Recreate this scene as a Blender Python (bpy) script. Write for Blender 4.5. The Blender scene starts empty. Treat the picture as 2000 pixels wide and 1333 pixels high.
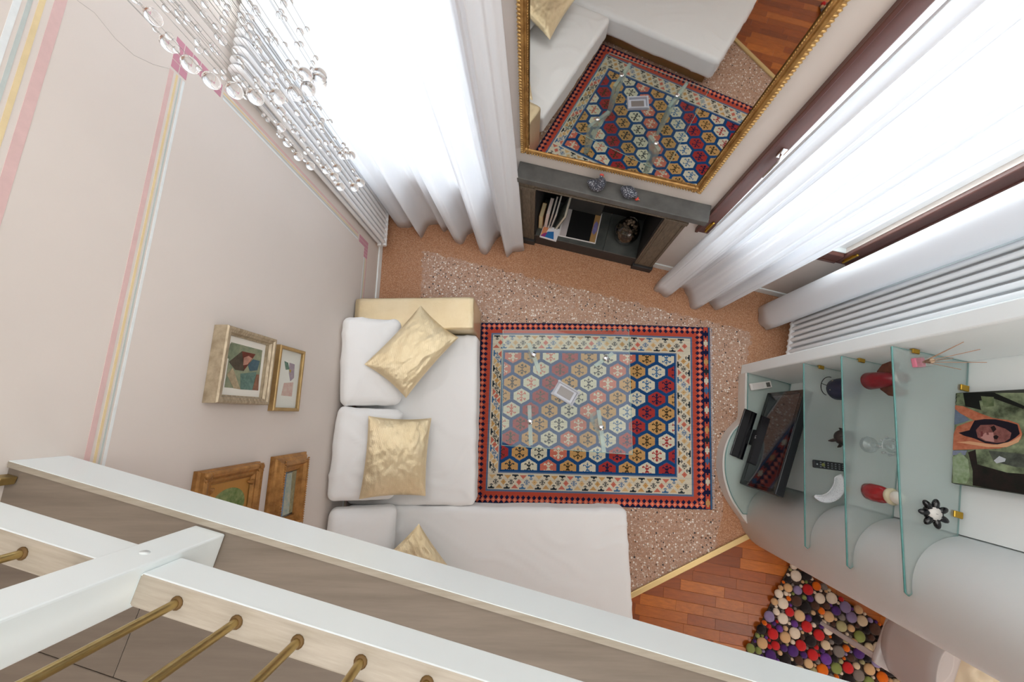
import bpy, bmesh, math, random
import numpy as np
from mathutils import Vector, Matrix, noise
random.seed(7); rng = np.random.default_rng(7)
SC = bpy.context.scene; COL = SC.collection
PI = math.pi; cos, sin = math.cos, math.sin

# ------------------------------------------------------------------ camera, sky, lights, exposure
FPX, CH = 728.0, 3.15                      # focal length in pixels of a 2000 px wide frame, camera height
_n = Vector((32.0, -148.5, -FPX)).normalized()   # straight down, in camera axes
_Z = -_n; _X = (Vector((1, 0, 0)) - _Z * _Z.x).normalized(); _Y = _Z.cross(_X)
CR = Matrix((_X, _Y, _Z))                  # camera axes -> world axes
cd = bpy.data.cameras.new('camera'); cam = bpy.data.objects.new('camera', cd); COL.objects.link(cam)
cd.sensor_width = 36; cd.lens = 36 * FPX / 2000; cd.clip_start = .02; cd.clip_end = 60
cam.matrix_world = Matrix.Translation((0, 0, CH)) @ CR.to_4x4(); SC.camera = cam

def ray(px, py): return CR @ Vector((px - 1000, -(py - 666.5), -FPX))
def at(px, py, z=0.0):
    r = ray(px, py); t = (CH - z) / -r.z; return Vector((r.x * t, r.y * t, z))
A = .2723; UX = Vector((cos(A), -sin(A), 0)); NX = Vector((sin(A), cos(A), 0))
UNM = Matrix.Rotation(-A, 4, 'Z')          # window-wall frame: u along the wall, n towards it
def un(u, n, z=0.0): return UNM @ Vector((u, n, z))
def on(px, py, nrm, D):
    r = ray(px, py); t = D / (r.x * nrm.x + r.y * nrm.y); return Vector((r.x * t, r.y * t, CH + r.z * t))

W = bpy.data.worlds.new('sky'); SC.world = W; W.use_nodes = True
bg = W.node_tree.nodes['Background']; bg.inputs[0].default_value = (.90, .95, 1, 1); bg.inputs[1].default_value = 7.6
def area(name, loc, rot, sx, sy, power, color=(1, 1, 1), portal=False):
    l = bpy.data.lights.new(name, 'AREA'); l.shape = 'RECTANGLE'; l.size = sx; l.size_y = sy; l.energy = power; l.color = color
    o = bpy.data.objects.new(name, l); COL.objects.link(o); o.location = loc; o.rotation_euler = rot
    if portal: l.cycles.is_portal = True
    return o
WIN = [(-1.70, -.74, .66, 3.05), (.87, 1.71, .80, 3.05)]       # window openings: u0, u1, z0, z1
for i, (a, b, c, d) in enumerate(WIN):
    area('window_portal', un((a + b) / 2, 1.90, (c + d) / 2), (-PI / 2, 0, -A), b - a, d - c, 1, portal=True)
area('ceiling_fill', (.15, -.42, 3.95), (0, 0, -A), 3.5, 4.1, 68, (1, .993, .98))  # added fill light over the whole room, no real fixture
area('lower_fill', (2.9, -2.9, 3.0), (0, 0, 0), .8, .8, 16, (1, .93, .84))  # added unseen warm fill for the parquet side, not a luminaire
vs = SC.view_settings; SC.display_settings.display_device = 'sRGB'
vs.view_transform = 'Standard'; vs.look = 'None'; vs.gamma = 1; vs.use_curve_mapping = False; vs.exposure = 0.36
cy = SC.cycles; cy.use_denoising = True; cy.max_bounces = 10; cy.diffuse_bounces = 6; cy.glossy_bounces = 5
cy.transmission_bounces = 8; cy.transparent_max_bounces = 24; cy.sample_clamp_indirect = 8; cy.blur_glossy = .5
cy.caustics_reflective = False

# ------------------------------------------------------------------ helpers
def L(r, g, b):
    f = lambda c: (c / 255 / 12.92) if c / 255 <= .04045 else ((c / 255 + .055) / 1.055) ** 2.4
    return (f(r), f(g), f(b), 1)
class NT:
    def __init__(s, name):
        s.m = bpy.data.materials.new(name); s.m.use_nodes = True; s.t = s.m.node_tree
        s.b = s.t.nodes['Principled BSDF']; s.out = s.t.nodes['Material Output']
    def n(s, typ, **kw):
        nd = s.t.nodes.new(typ)
        for k, v in kw.items(): setattr(nd, k, v)
        return nd
    def l(s, a, b): s.t.links.new(a, b)
    def math(s, op, a, b=None):
        nd = s.n('ShaderNodeMath', operation=op)
        for i, v in enumerate((a, b)):
            if v is None: continue
            if isinstance(v, (int, float)): nd.inputs[i].default_value = v
            else: s.l(v, nd.inputs[i])
        return nd.outputs[0]
    def mix(s, f, a, b):
        nd = s.n('ShaderNodeMix', data_type='RGBA')
        for k, v in ((0, f), (6, a), (7, b)):
            if isinstance(v, (int, float)): nd.inputs[k].default_value = v
            elif isinstance(v, tuple): nd.inputs[k].default_value = v
            else: s.l(v, nd.inputs[k])
        return nd.outputs[2]
    def ramp(s, fac, stops, mode='LINEAR'):
        nd = s.n('ShaderNodeValToRGB'); cr = nd.color_ramp; cr.interpolation = mode
        while len(cr.elements) < len(stops): cr.elements.new(.5)
        for e, (p, c) in zip(cr.elements, stops): e.position = p; e.color = c
        s.l(fac, nd.inputs[0]); return nd.outputs[0]
    def coord(s, kind='Object', scale=None, rot=None):
        o = s.n('ShaderNodeTexCoord').outputs[kind]
        if scale or rot:
            mp = s.n('ShaderNodeMapping'); s.l(o, mp.inputs[0])
            if scale: mp.inputs['Scale'].default_value = scale
            if rot: mp.inputs['Rotation'].default_value = rot
            o = mp.outputs[0]
        return o
    def noise(s, co, sc, det=3, rough=.5):
        nd = s.n('ShaderNodeTexNoise'); nd.inputs['Scale'].default_value = sc; nd.inputs['Detail'].default_value = det
        nd.inputs['Roughness'].default_value = rough; s.l(co, nd.inputs['Vector']); return nd.outputs['Fac']
    def vor(s, co, sc, out='Distance'):
        nd = s.n('ShaderNodeTexVoronoi'); nd.inputs['Scale'].default_value = sc; s.l(co, nd.inputs['Vector']); return nd
    def bump(s, h, strength=.2, dist=.01):
        nd = s.n('ShaderNodeBump'); nd.inputs['Strength'].default_value = strength; nd.inputs['Distance'].default_value = dist
        s.l(h, nd.inputs['Height']); s.l(nd.outputs[0], s.b.inputs['Normal']); return nd.outputs[0]
def pm(name, c, rough=.5, metal=0., var=0., vs=6., bump=0., bs=60., c2=None, spec=.5, scale=None, coat=0., sheen=0.):
    """principled material; var mixes in a second colour by noise, bump is fine relief"""
    m = NT(name); b = m.b; b.inputs['Base Color'].default_value = c; b.inputs['Roughness'].default_value = rough
    b.inputs['Metallic'].default_value = metal; b.inputs['Specular IOR Level'].default_value = spec
    b.inputs['Coat Weight'].default_value = coat; b.inputs['Sheen Weight'].default_value = sheen
    if var:
        co = m.coord('Object', scale); f = m.noise(co, vs, 4, .6)
        f = m.ramp(f, [(.3, (0, 0, 0, 1)), (.7, (1, 1, 1, 1))])
        d = c2 or tuple(x * (1 - var) for x in c[:3]) + (1,)
        m.l(m.mix(f, c, d), b.inputs['Base Color'])
    if bump: m.bump(m.noise(m.coord('Object', scale), bs, 3), bump, .004)
    return m.m

MATX = {}                                   # root matrix of each object built here
def mat_of(o): return MATX.get(o.name, Matrix.Identity(4))
def thing(name, label, cat, loc=(0, 0, 0), rz=0.0, group=None):
    o = bpy.data.objects.new(name, None); COL.objects.link(o); o.location = loc; o.rotation_euler = (0, 0, rz)
    o.empty_display_size = .05; o['label'] = label; o['category'] = cat
    if group: o['group'] = group
    MATX[o.name] = Matrix.Translation(Vector(loc)) @ Matrix.Rotation(rz, 4, 'Z'); return o
def tag(o, label, cat=None, group=None, kind=None):
    o['label'] = label
    if cat: o['category'] = cat
    if group: o['group'] = group
    if kind: o['kind'] = kind
    return o

class MB:
    def __init__(s, M=None): s.v = []; s.f = []; s.sm = []; s.mi = []; s.M = M
    def add(s, vs, fs, smooth=False, mi=0, M=None):
        o = len(s.v)
        for p in vs:
            p = Vector(p)
            if M is not None: p = M @ p
            if s.M is not None: p = s.M @ p
            s.v.append(p)
        for f in fs: s.f.append(tuple(i + o for i in f)); s.sm.append(smooth); s.mi.append(mi)
        return s
    def box(s, x0, x1, y0, y1, z0, z1, M=None, mi=0):
        v = [(x, y, z) for z in (z0, z1) for y in (y0, y1) for x in (x0, x1)]
        return s.add(v, [(0, 2, 3, 1), (4, 5, 7, 6), (0, 1, 5, 4), (2, 6, 7, 3), (0, 4, 6, 2), (1, 3, 7, 5)], False, mi, M)
    def rbox(s, x0, x1, y0, y1, z0, z1, r=.004, seg=2, M=None, mi=0):
        bm = bmesh.new(); bmesh.ops.create_cube(bm, size=1)
        for v in bm.verts: v.co = ((x0 + x1) / 2 + v.co.x * (x1 - x0), (y0 + y1) / 2 + v.co.y * (y1 - y0), (z0 + z1) / 2 + v.co.z * (z1 - z0))
        bmesh.ops.bevel(bm, geom=bm.edges[:], offset=r, segments=seg, profile=.5, affect='EDGES')
        bm.verts.index_update()
        s.add([v.co.copy() for v in bm.verts], [[v.index for v in f.verts] for f in bm.faces], False, mi, M); bm.free(); return s
    def soft(s, hx, hy, hz, r, n=14, bulge=0., wr=0., seed=0, M=None, ws=6.):
        """rounded, slightly swollen and creased cushion block, half sizes hx hy hz"""
        h = Vector((hx, hy, hz)); vs = {}; V = []; F = []
        def idx(p):
            k = tuple(round(c, 5) for c in p)
            if k not in vs: vs[k] = len(V); V.append(p)
            return vs[k]
        g = [-1 + 2 * i / n for i in range(n + 1)]; g = [math.copysign(abs(t) ** .8, t) for t in g]
        for ax in range(3):
            for sgn in (-1, 1):
                for i in range(n):
                    for j in range(n):
                        q = []
                        for (a, b) in ((i, j), (i + 1, j), (i + 1, j + 1), (i, j + 1)):
                            p = [0, 0, 0]; p[ax] = sgn; p[(ax + 1) % 3] = g[a]; p[(ax + 2) % 3] = g[b]; q.append(idx(tuple(p)))
                        F.append(q if sgn > 0 else q[::-1])
        out = []
        for p in V:
            q = Vector([p[k] * h[k] for k in range(3)]); c = Vector([max(-(h[k] - r), min(h[k] - r, q[k])) for k in range(3)])
            d = q - c
            if d.length > 1e-9: d.normalize()
            q = c + d * r
            w = (1 - p[0] ** 2) * (1 - p[1] ** 2)
            q.z += bulge * w * (1 if p[2] > 0 else -.4) * abs(p[2])
            if wr:
                w_ = noise.noise_vector(Vector((q.x * 2.2, q.y * 2.2, seed))) * 1.6; k_ = 1 - abs(noise.noise(Vector((q.x * ws * .8 + w_.x, q.y * ws * 1.25 + w_.y, seed * 1.7)))) * 3.2
                q += d * wr * .75 * max(0, k_) ** 2
                q += d * wr * .55 * (noise.noise(Vector((q.x * ws, q.y * ws * 1.1, q.z * ws + seed))) + .35 * noise.noise(Vector((q.x * ws * 3, q.y * ws * 2, seed + 5))))
            out.append(q)
        return s.add(out, F, True, 0, M)
    def pillow(s, w, h, t, M=None, seed=0, n=22, wr=.006):
        V = []; F = []
        for side in (1, -1):
            o = len(V)
            for i in range(n + 1):
                for j in range(n + 1):
                    a = -1 + 2 * i / n; b = -1 + 2 * j / n
                    e = max(0, (1 - abs(a) ** 2.6)) ** .55 * max(0, (1 - abs(b) ** 2.6)) ** .55
                    x = a * w / 2 * (1 - .06 * (1 - b * b)); y = b * h / 2 * (1 - .06 * (1 - a * a))
                    z = side * t / 2 * e
                    k = noise.noise(Vector((a * 3.1, b * 2.4, seed * 3 + side))) + .6 * noise.noise(Vector((a * 7, b * 6, seed + side * 2)))
                    k += .35 * max(0, 1 - 2.6 * abs(noise.noise(Vector((a * 4 + b, b * 3 - a, seed + 9 + side))))) ** 2
                    rim = max(abs(a), abs(b)); ruf = noise.noise(Vector((a * 11, b * 11, seed)))
                    z += (wr * k + wr * .9 * ruf * rim ** 3) * side * min(1, e * 3)
                    V.append((x, y, z))
            for i in range(n):
                for j in range(n):
                    q = [o + i * (n + 1) + j, o + (i + 1) * (n + 1) + j, o + (i + 1) * (n + 1) + j + 1, o + i * (n + 1) + j + 1]
                    F.append(q if side > 0 else q[::-1])
        return s.add(V, F, True, 0, M)
    def tube(s, pts, r, seg=8, cap=True, M=None, mi=0, smooth=True):
        pts = [Vector(p) for p in pts]; n = len(pts); rs = r if isinstance(r, (list, tuple)) else [r] * n
        V = []; F = []; up = None
        for i, p in enumerate(pts):
            d = (pts[min(i + 1, n - 1)] - pts[max(i - 1, 0)])
            d = d.normalized() if d.length > 1e-9 else Vector((0, 0, 1))
            if up is None: up = d.orthogonal().normalized()
            up = (up - d * up.dot(d)); up = up.normalized() if up.length > 1e-6 else d.orthogonal().normalized()
            w = d.cross(up)
            for k in range(seg):
                a = 2 * PI * k / seg; V.append(p + (up * cos(a) + w * sin(a)) * rs[i])
        for i in range(n - 1):
            for k in range(seg):
                k2 = (k + 1) % seg; F.append((i * seg + k, i * seg + k2, (i + 1) * seg + k2, (i + 1) * seg + k))
        s.add(V, F, smooth, mi, M)
        if cap: s.add(V[:seg], [tuple(range(seg))[::-1]], False, mi, M); s.add(V[-seg:], [tuple(range(seg))], False, mi, M)
        return s
    def lathe(s, prof, seg=20, M=None, mi=0, smooth=True, sx=1., sy=1.):
        V = []; F = []
        for (r, z) in prof:
            for k in range(seg): V.append((r * sx * cos(2 * PI * k / seg), r * sy * sin(2 * PI * k / seg), z))
        for i in range(len(prof) - 1):
            for k in range(seg):
                k2 = (k + 1) % seg; F.append((i * seg + k, i * seg + k2, (i + 1) * seg + k2, (i + 1) * seg + k))
        if prof[0][0] > 1e-6: F.append(tuple(range(seg))[::-1])
        if prof[-1][0] > 1e-6: F.append(tuple((len(prof) - 1) * seg + k for k in range(seg)))
        return s.add(V, F, smooth, mi, M)
    def ball(s, c, r, seg=12, rings=8, M=None, mi=0, sc=(1, 1, 1)):
        T = Matrix.Translation(c) @ Matrix.Diagonal((sc[0], sc[1], sc[2], 1))
        if M is not None: T = M @ T
        return s.lathe([(max(1e-7, r * sin(PI * i / rings)), -r * cos(PI * i / rings)) for i in range(rings + 1)], seg, T, mi)
    def prism(s, poly, z0, z1, M=None, mi=0, smooth=False):
        n = len(poly); ar = sum(poly[i][0] * poly[(i + 1) % n][1] - poly[(i + 1) % n][0] * poly[i][1] for i in range(n))
        if ar < 0: poly = poly[::-1]
        V = [(p[0], p[1], z0) for p in poly] + [(p[0], p[1], z1) for p in poly]
        s.add(V, [tuple(range(n))[::-1], tuple(range(n, 2 * n))], False, mi, M)
        return s.add(V, [(i, (i + 1) % n, n + (i + 1) % n, n + i) for i in range(n)], smooth, mi, M)
    def grid(s, fn, nu, nv, M=None, mi=0, smooth=True):
        V = [fn(i / nu, j / nv) for i in range(nu + 1) for j in range(nv + 1)]
        return s.add(V, [(i * (nv + 1) + j, (i + 1) * (nv + 1) + j, (i + 1) * (nv + 1) + j + 1, i * (nv + 1) + j + 1) for i in range(nu) for j in range(nv)], smooth, mi, M)
    def build(s, name, mats, parent=None, label=None):
        if parent is None:
            xs = [p.x for p in s.v]; ys = [p.y for p in s.v]
            base = Vector(((min(xs) + max(xs)) / 2, (min(ys) + max(ys)) / 2, min(p.z for p in s.v))); Mx = Matrix.Translation(base)
        else: Mx = mat_of(parent)
        inv = Mx.inverted(); me = bpy.data.meshes.new(name)
        me.from_pydata([inv @ p for p in s.v], [], s.f)
        me.polygons.foreach_set('use_smooth', s.sm); me.polygons.foreach_set('material_index', s.mi)
        for m in (mats if isinstance(mats, (list, tuple)) else [mats]): me.materials.append(m)
        o = bpy.data.objects.new(name, me); COL.objects.link(o)
        if parent is not None: o.parent = parent
        else: o.location = base
        MATX[o.name] = Mx
        if label: o['label'] = label
        me.update(); return o
def inst(src, parent, M, name=None):
    """a copy of a piece that shares its mesh; M is relative to the parent's root frame"""
    o = src.copy(); COL.objects.link(o); o.parent = parent; o.matrix_local = M
    if name: o.name = name
    return o
def struct(o, label): o['kind'] = 'structure'; o['label'] = label; return o
def catmull(P, m):
    P = [Vector(p) for p in P]; Q = [P[0] * 2 - P[1]] + P + [P[-1] * 2 - P[-2]]; out = []
    for i in range(len(P) - 1):
        a, b, c, d = Q[i:i + 4]
        for k in range(m):
            t = k / m; out.append(.5 * ((2 * b) + (c - a) * t + (2 * a - 5 * b + 4 * c - d) * t * t + (3 * b - a - 3 * c + d) * t ** 3))
    out.append(P[-1]); return out
T_ = Matrix.Translation
def Rm(a, ax): return Matrix.Rotation(a, 4, ax)

# ------------------------------------------------------------------ materials
wall_m = pm('wall_plaster', L(224, 214, 206), .85, var=.05, vs=1.2, bump=.05, bs=90, spec=.2)
white_wall = pm('white_plaster', L(245, 250, 250), .8, var=.03, vs=2, bump=.03, bs=80, spec=.2)
ceil_m = pm('ceiling_paint', L(240, 238, 234), .9, spec=.1)
white_paint = pm('white_enamel', L(236, 243, 243), .28, var=.02, vs=3)
rail_top_m = pm('rail_top_shade', L(176, 166, 152), .4, var=.06, vs=8, scale=(1, 12, 12), c2=L(156, 146, 130), bump=.05, bs=50)  # white rail's upward faces: their shade is put into the colour
brass = pm('brushed_brass', L(196, 172, 116), .34, 1., var=.25, vs=20, bump=.06, bs=120)
gold_clip = pm('gold_clip', L(205, 165, 70), .3, 1.)
white_cloth = pm('white_cotton', L(247, 247, 247), .92, bump=.0, spec=.1, sheen=.15)
chrome = pm('chrome', L(225, 225, 228), .12, 1.)
black_gloss = pm('black_gloss', L(12, 13, 18), .08, spec=.6)
black_matt = pm('black_plastic', L(26, 28, 32), .4)
def gold_fab():
    m = NT('gold_lame'); b = m.b; co = m.coord('Object')
    f = m.noise(co, 5, 4, .6); m.l(m.mix(f, L(243, 228, 196), L(222, 200, 156)), b.inputs['Base Color'])
    b.inputs['Metallic'].default_value = .6; b.inputs['Roughness'].default_value = .33
    w = m.n('ShaderNodeTexWave'); w.inputs['Scale'].default_value = 70; w.inputs['Distortion'].default_value = 3; m.l(co, w.inputs['Vector'])
    m.bump(m.math('ADD', m.math('MULTIPLY', m.noise(co, 30, 5, .65), 1.6), m.math('MULTIPLY', w.outputs['Fac'], .35)), .38, .006); return m.m
gold_m = gold_fab()
gold_brown = pm('gold_brown_fabric', L(165, 132, 84), .5, .35, var=.2, vs=9, bump=.1, bs=120)
def clear_glass(name, tint, gloss=.06, rough=.02):
    m = NT(name); tr = m.n('ShaderNodeBsdfTransparent'); tr.inputs[0].default_value = tint
    gl = m.n('ShaderNodeBsdfGlossy'); gl.inputs['Roughness'].default_value = rough
    lw = m.n('ShaderNodeLayerWeight'); lw.inputs[0].default_value = .5
    f = m.math('ADD', m.math('MULTIPLY', m.math('POWER', lw.outputs['Facing'], 5.0), .9), .04 + gloss * .3)
    mx = m.n('ShaderNodeMixShader'); m.l(f, mx.inputs[0]); m.l(tr.outputs[0], mx.inputs[1]); m.l(gl.outputs[0], mx.inputs[2]); m.l(mx.outputs[0], m.out.inputs[0]); return m.m
pane_m = clear_glass('window_glass', (.97, .99, .98, 1))
table_glass = clear_glass('table_glass', (.955, .985, .975, 1), -.02)
edge_glass = pm('glass_edge', L(92, 150, 146), .15)
def solid_glass(name, c, ior=1.5, rough=0.):
    m = NT(name); b = m.b; b.inputs['Base Color'].default_value = c; b.inputs['Roughness'].default_value = rough
    b.inputs['Transmission Weight'].default_value = 1; b.inputs['IOR'].default_value = ior; return m.m
crystal = solid_glass('crystal', (.98, .99, 1, 1), 1.52)
leg_glass = None
def cut_glass(name, c, share, rough=.12):
    m = NT(name); m.b.inputs['Base Color'].default_value = c; m.b.inputs['Roughness'].default_value = rough; m.b.inputs['Specular IOR Level'].default_value = 1
    tr = m.n('ShaderNodeBsdfTransparent'); tr.inputs[0].default_value = (.95, .97, .96, 1); mx = m.n('ShaderNodeMixShader'); mx.inputs[0].default_value = share
    m.l(tr.outputs[0], mx.inputs[1]); m.l(m.b.outputs[0], mx.inputs[2]); m.l(mx.outputs[0], m.out.inputs[0]); return m.m
def frosted():
    m = NT('frosted_shelf_glass'); tl = m.n('ShaderNodeBsdfTranslucent'); tl.inputs[0].default_value = L(238, 246, 245)
    rf = m.n('ShaderNodeBsdfRefraction'); rf.inputs['Color'].default_value = L(246, 251, 250); rf.inputs['Roughness'].default_value = .31; rf.inputs['IOR'].default_value = 1.12
    df = m.n('ShaderNodeBsdfPrincipled'); df.inputs['Base Color'].default_value = L(220, 232, 232); df.inputs['Roughness'].default_value = .3
    a = m.n('ShaderNodeMixShader'); a.inputs[0].default_value = .16; m.l(rf.outputs[0], a.inputs[1]); m.l(tl.outputs[0], a.inputs[2])
    c = m.n('ShaderNodeMixShader'); c.inputs[0].default_value = .14; m.l(a.outputs[0], c.inputs[1]); m.l(df.outputs[0], c.inputs[2]); m.l(c.outputs[0], m.out.inputs[0]); return m.m
frost = frosted()
def curtain_mat():
    m = NT('sheer_curtain'); co = m.coord('Object'); d = m.n('ShaderNodeBsdfDiffuse'); d.inputs[0].default_value = L(244, 244, 246)
    t = m.n('ShaderNodeBsdfTranslucent'); t.inputs[0].default_value = L(246, 248, 252); tr = m.n('ShaderNodeBsdfTransparent')
    a = m.n('ShaderNodeMixShader'); a.inputs[0].default_value = .32; m.l(d.outputs[0], a.inputs[1]); m.l(t.outputs[0], a.inputs[2])
    c = m.n('ShaderNodeMixShader'); c.inputs[0].default_value = .05; m.l(a.outputs[0], c.inputs[1]); m.l(tr.outputs[0], c.inputs[2]); m.l(c.outputs[0], m.out.inputs[0]); return m.m
sheer = curtain_mat()
def terrazzo():
    m = NT('terrazzo'); co = m.coord('Object'); sp = m.n('ShaderNodeSeparateXYZ'); m.l(co, sp.inputs[0]); x, y = sp.outputs[0], sp.outputs[1]
    wob = m.math('MULTIPLY', m.math('SUBTRACT', m.noise(co, 14, 4), .5), .10)
    u = m.math('ADD', m.math('SUBTRACT', m.math('MULTIPLY', x, cos(A)), m.math('MULTIPLY', y, sin(A))), wob)
    n = m.math('ADD', m.math('ADD', m.math('MULTIPLY', x, sin(A)), m.math('MULTIPLY', y, cos(A))), wob)
    ins = m.math('MULTIPLY', m.math('MULTIPLY', m.math('LESS_THAN', n, 1.185), m.math('LESS_THAN', u, 1.625)), m.math('GREATER_THAN', m.math('ADD', x, wob), -.955))
    base = m.mix(m.noise(co, 1.6, 3), L(178, 142, 118), L(196, 164, 148))
    v = m.vor(co, 62); col = m.n('ShaderNodeSeparateColor'); m.l(v.outputs['Color'], col.inputs[0]); r = col.outputs[0]
    chips = m.ramp(r, [(0, L(238, 230, 222)), (.22, L(206, 188, 172)), (.36, L(122, 92, 72)), (.46, L(60, 54, 56)), (.53, L(176, 130, 100)), (.70, L(190, 152, 128)), (.88, L(226, 212, 200))], 'CONSTANT')
    inside = m.math('LESS_THAN', v.outputs['Distance'], m.math('ADD', m.math('MULTIPLY', col.outputs[1], .34), .18))
    v2 = m.vor(co, 150); c2 = m.n('ShaderNodeSeparateColor'); m.l(v2.outputs['Color'], c2.inputs[0])
    fine = m.ramp(c2.outputs[0], [(0, L(226, 206, 188)), (.16, L(186, 140, 108)), (.5, L(164, 118, 88)), (.8, L(146, 104, 80)), (.92, L(96, 78, 68))], 'CONSTANT')
    bed = m.mix(.35, base, fine); speck = m.mix(inside, bed, chips)
    v3 = m.vor(co, 210); c3 = m.n('ShaderNodeSeparateColor'); m.l(v3.outputs['Color'], c3.inputs[0])
    edge = m.ramp(c3.outputs[0], [(0, L(214, 176, 148)), (.2, L(190, 140, 106)), (.5, L(172, 118, 84)), (.78, L(154, 100, 70)), (.93, L(118, 80, 62))], 'CONSTANT')
    edge = m.mix(.45, edge, m.mix(m.noise(co, 4, 3), L(192, 146, 112), L(170, 122, 90)))
    m.l(m.mix(ins, edge, speck), m.b.inputs['Base Color']); m.b.inputs['Roughness'].default_value = .32; m.b.inputs['Specular IOR Level'].default_value = .35; return m.m
def wood(name, cols, scale=(3, 40, 20), rough=.3, bump=.05):
    m = NT(name); oi = m.n('ShaderNodeObjectInfo'); co = m.coord('Object', scale)
    ad = m.n('ShaderNodeVectorMath', operation='ADD'); m.l(co, ad.inputs[0]); cb = m.n('ShaderNodeCombineXYZ')
    m.l(m.math('MULTIPLY', oi.outputs['Random'], 40), cb.inputs[0]); m.l(m.math('MULTIPLY', oi.outputs['Random'], 23), cb.inputs[1]); m.l(cb.outputs[0], ad.inputs[1])
    g = m.noise(ad.outputs[0], 1.0, 5, .65); k = len(cols) - 1
    base = m.ramp(oi.outputs['Random'], [(i / k, c) for i, c in enumerate(cols)])
    dark = m.n('ShaderNodeMix', data_type='RGBA', blend_type='MULTIPLY'); dark.inputs[0].default_value = .6; m.l(base, dark.inputs[6])
    m.l(m.ramp(g, [(.3, (.55, .5, .45, 1)), (.7, (1.15, 1.12, 1.1, 1))]), dark.inputs[7]); m.l(dark.outputs[2], m.b.inputs['Base Color'])
    m.b.inputs['Roughness'].default_value = rough; m.bump(g, bump, .003); return m.m
parquet_m = wood('merbau_parquet', [L(134, 62, 14), L(172, 86, 20), L(150, 72, 16), L(198, 112, 34), L(140, 66, 16), L(182, 96, 26)], (4, 50, 20), .38)
mezz_m = wood('grey_brown_boards', [L(116, 104, 92), L(106, 95, 84), L(122, 110, 98)], (2, 26, 20), .6, .12)
curb_m = wood('greyed_trim_wood', [L(134, 123, 111), L(128, 117, 105)], (2, 30, 20), .55, .08)
frame_brown = wood('dark_window_wood', [L(92, 54, 46), L(96, 58, 50)], (30, 30, 2), .35, .04)
slate = pm('slate', L(104, 104, 102), .5, var=.3, vs=7, c2=L(76, 76, 74), bump=.15, bs=30)
grey_wood = pm('weathered_grey_wood', L(126, 112, 96), .6, var=.35, vs=10, c2=L(92, 82, 68), scale=(14, 14, 2), bump=.15, bs=14)
soot = pm('sooty_black', L(22, 22, 22), .8, var=.4, vs=6)

# ------------------------------------------------------------------ the room
LX = -1.341; RU = 1.93; WN = 1.56; CEIL = 4.0
fl = MB().prism([(LX - .2, 2.3), (LX - .2, -1.35), (.739 - .9 * 1.6, -1.314 - .417 * 1.6), (.739, -1.314), (2.4, -.5435), (3.2, -.5), (3.2, 2.3)], -.08, 0).build('floor', terrazzo())
fl.data.transform(Matrix.Translation(fl.location)); fl.location = (0, 0, 0); MATX[fl.name] = Matrix.Identity(4)
struct(fl, 'brown speckled terrazzo floor with a plain reddish border along the walls')
def parquet_bed():
    m = NT('parquet_bed'); br = m.n('ShaderNodeTexBrick'); m.l(m.coord('Object', None, (0, 0, math.radians(9))), br.inputs['Vector'])
    for k, v in (('Color1', L(160, 82, 22)), ('Color2', L(190, 106, 36)), ('Mortar', L(96, 50, 18)), ('Scale', 1.0), ('Mortar Size', .001), ('Brick Width', .30), ('Row Height', .0735)): br.inputs[k].default_value = v
    m.l(br.outputs['Color'], m.b.inputs['Base Color']); m.b.inputs['Roughness'].default_value = .3; return m.m
PBED = parquet_bed()
pf = MB().prism([(LX - .2, -1.35), (LX - .2, -4.6), (4.6, -4.6), (4.6, .6), (3.2, -.2), (2.4, -.5635), (.739, -1.334), (.739 - .9 * 1.6, -1.334 - .417 * 1.6)], -.08, -.008).build('floor', PBED)
struct(pf, 'orange-brown parquet floor of short staves beyond the brass strip')
PFM = Matrix.Rotation(math.radians(-9.0), 4, 'Z'); src = None; sd = lambda p: (p.x - .739) * .417 - (p.y + 1.314) * .9087
def clip(poly, f):
    out = []
    for i in range(len(poly)):
        p, q = poly[i], poly[(i + 1) % len(poly)]; a, b = f(p), f(q)
        if a >= 0: out.append(p)
        if (a >= 0) != (b >= 0): out.append(p.lerp(q, a / (a - b)))
    return out
npk = 0
for j in range(36):
    yb = -2.25 + j * .0735; x = .15 - random.random() * .3
    while x < 2.35:
        ln = random.choice([.20, .26, .32, .38]); c = PFM @ Vector((x + ln / 2, yb + .03665, 0))
        if -2.2 < c.y < -.55 and .35 < c.x < 2.3 and (c.x < 1.80 or c.y < -.93) and (c.x - 1.6) * .83 + (c.y + 1.4) * -.56 < .36 and not (c.x < .55 and c.y < -1.9) and npk < 290:
            q = [PFM @ Vector((x + a * ln, yb + b, 0)) for a, b in ((.002, .0003), (.998, .0003), (.998, .0730), (.002, .0730))]; f = lambda p: sd(p) - .004
            v = [f(p) for p in q]
            if min(v) >= 0:
                if src is None: p = src = MB().rbox(-.5, .5, -.0363, .0363, -.012, 0, .0012, 1).build('plank', parquet_m, pf); src.data.transform(mat_of(pf))
                else: p = inst(src, pf, Matrix.Identity(4))
                p.matrix_local = mat_of(pf).inverted() @ T_(c) @ PFM @ Matrix.Diagonal((ln - .0008, 1, 1, 1)); npk += 1
            elif max(v) > .004:
                MB().prism([(p.x, p.y) for p in clip(q, f)], -.012, 0).build('plank', parquet_m, pf); npk += 1
        x += ln
strip = MB(T_((.739, -1.314, 0)) @ Rm(math.atan2(.417, .9), 'Z')).rbox(-1.6, 1.12, -.02, .02, -.002, .012, .005, 2).build('trim_1', pm('pale_brass', L(222, 196, 140), .35, .6))
struct(strip, 'pale brass threshold strip between terrazzo and parquet')

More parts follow.
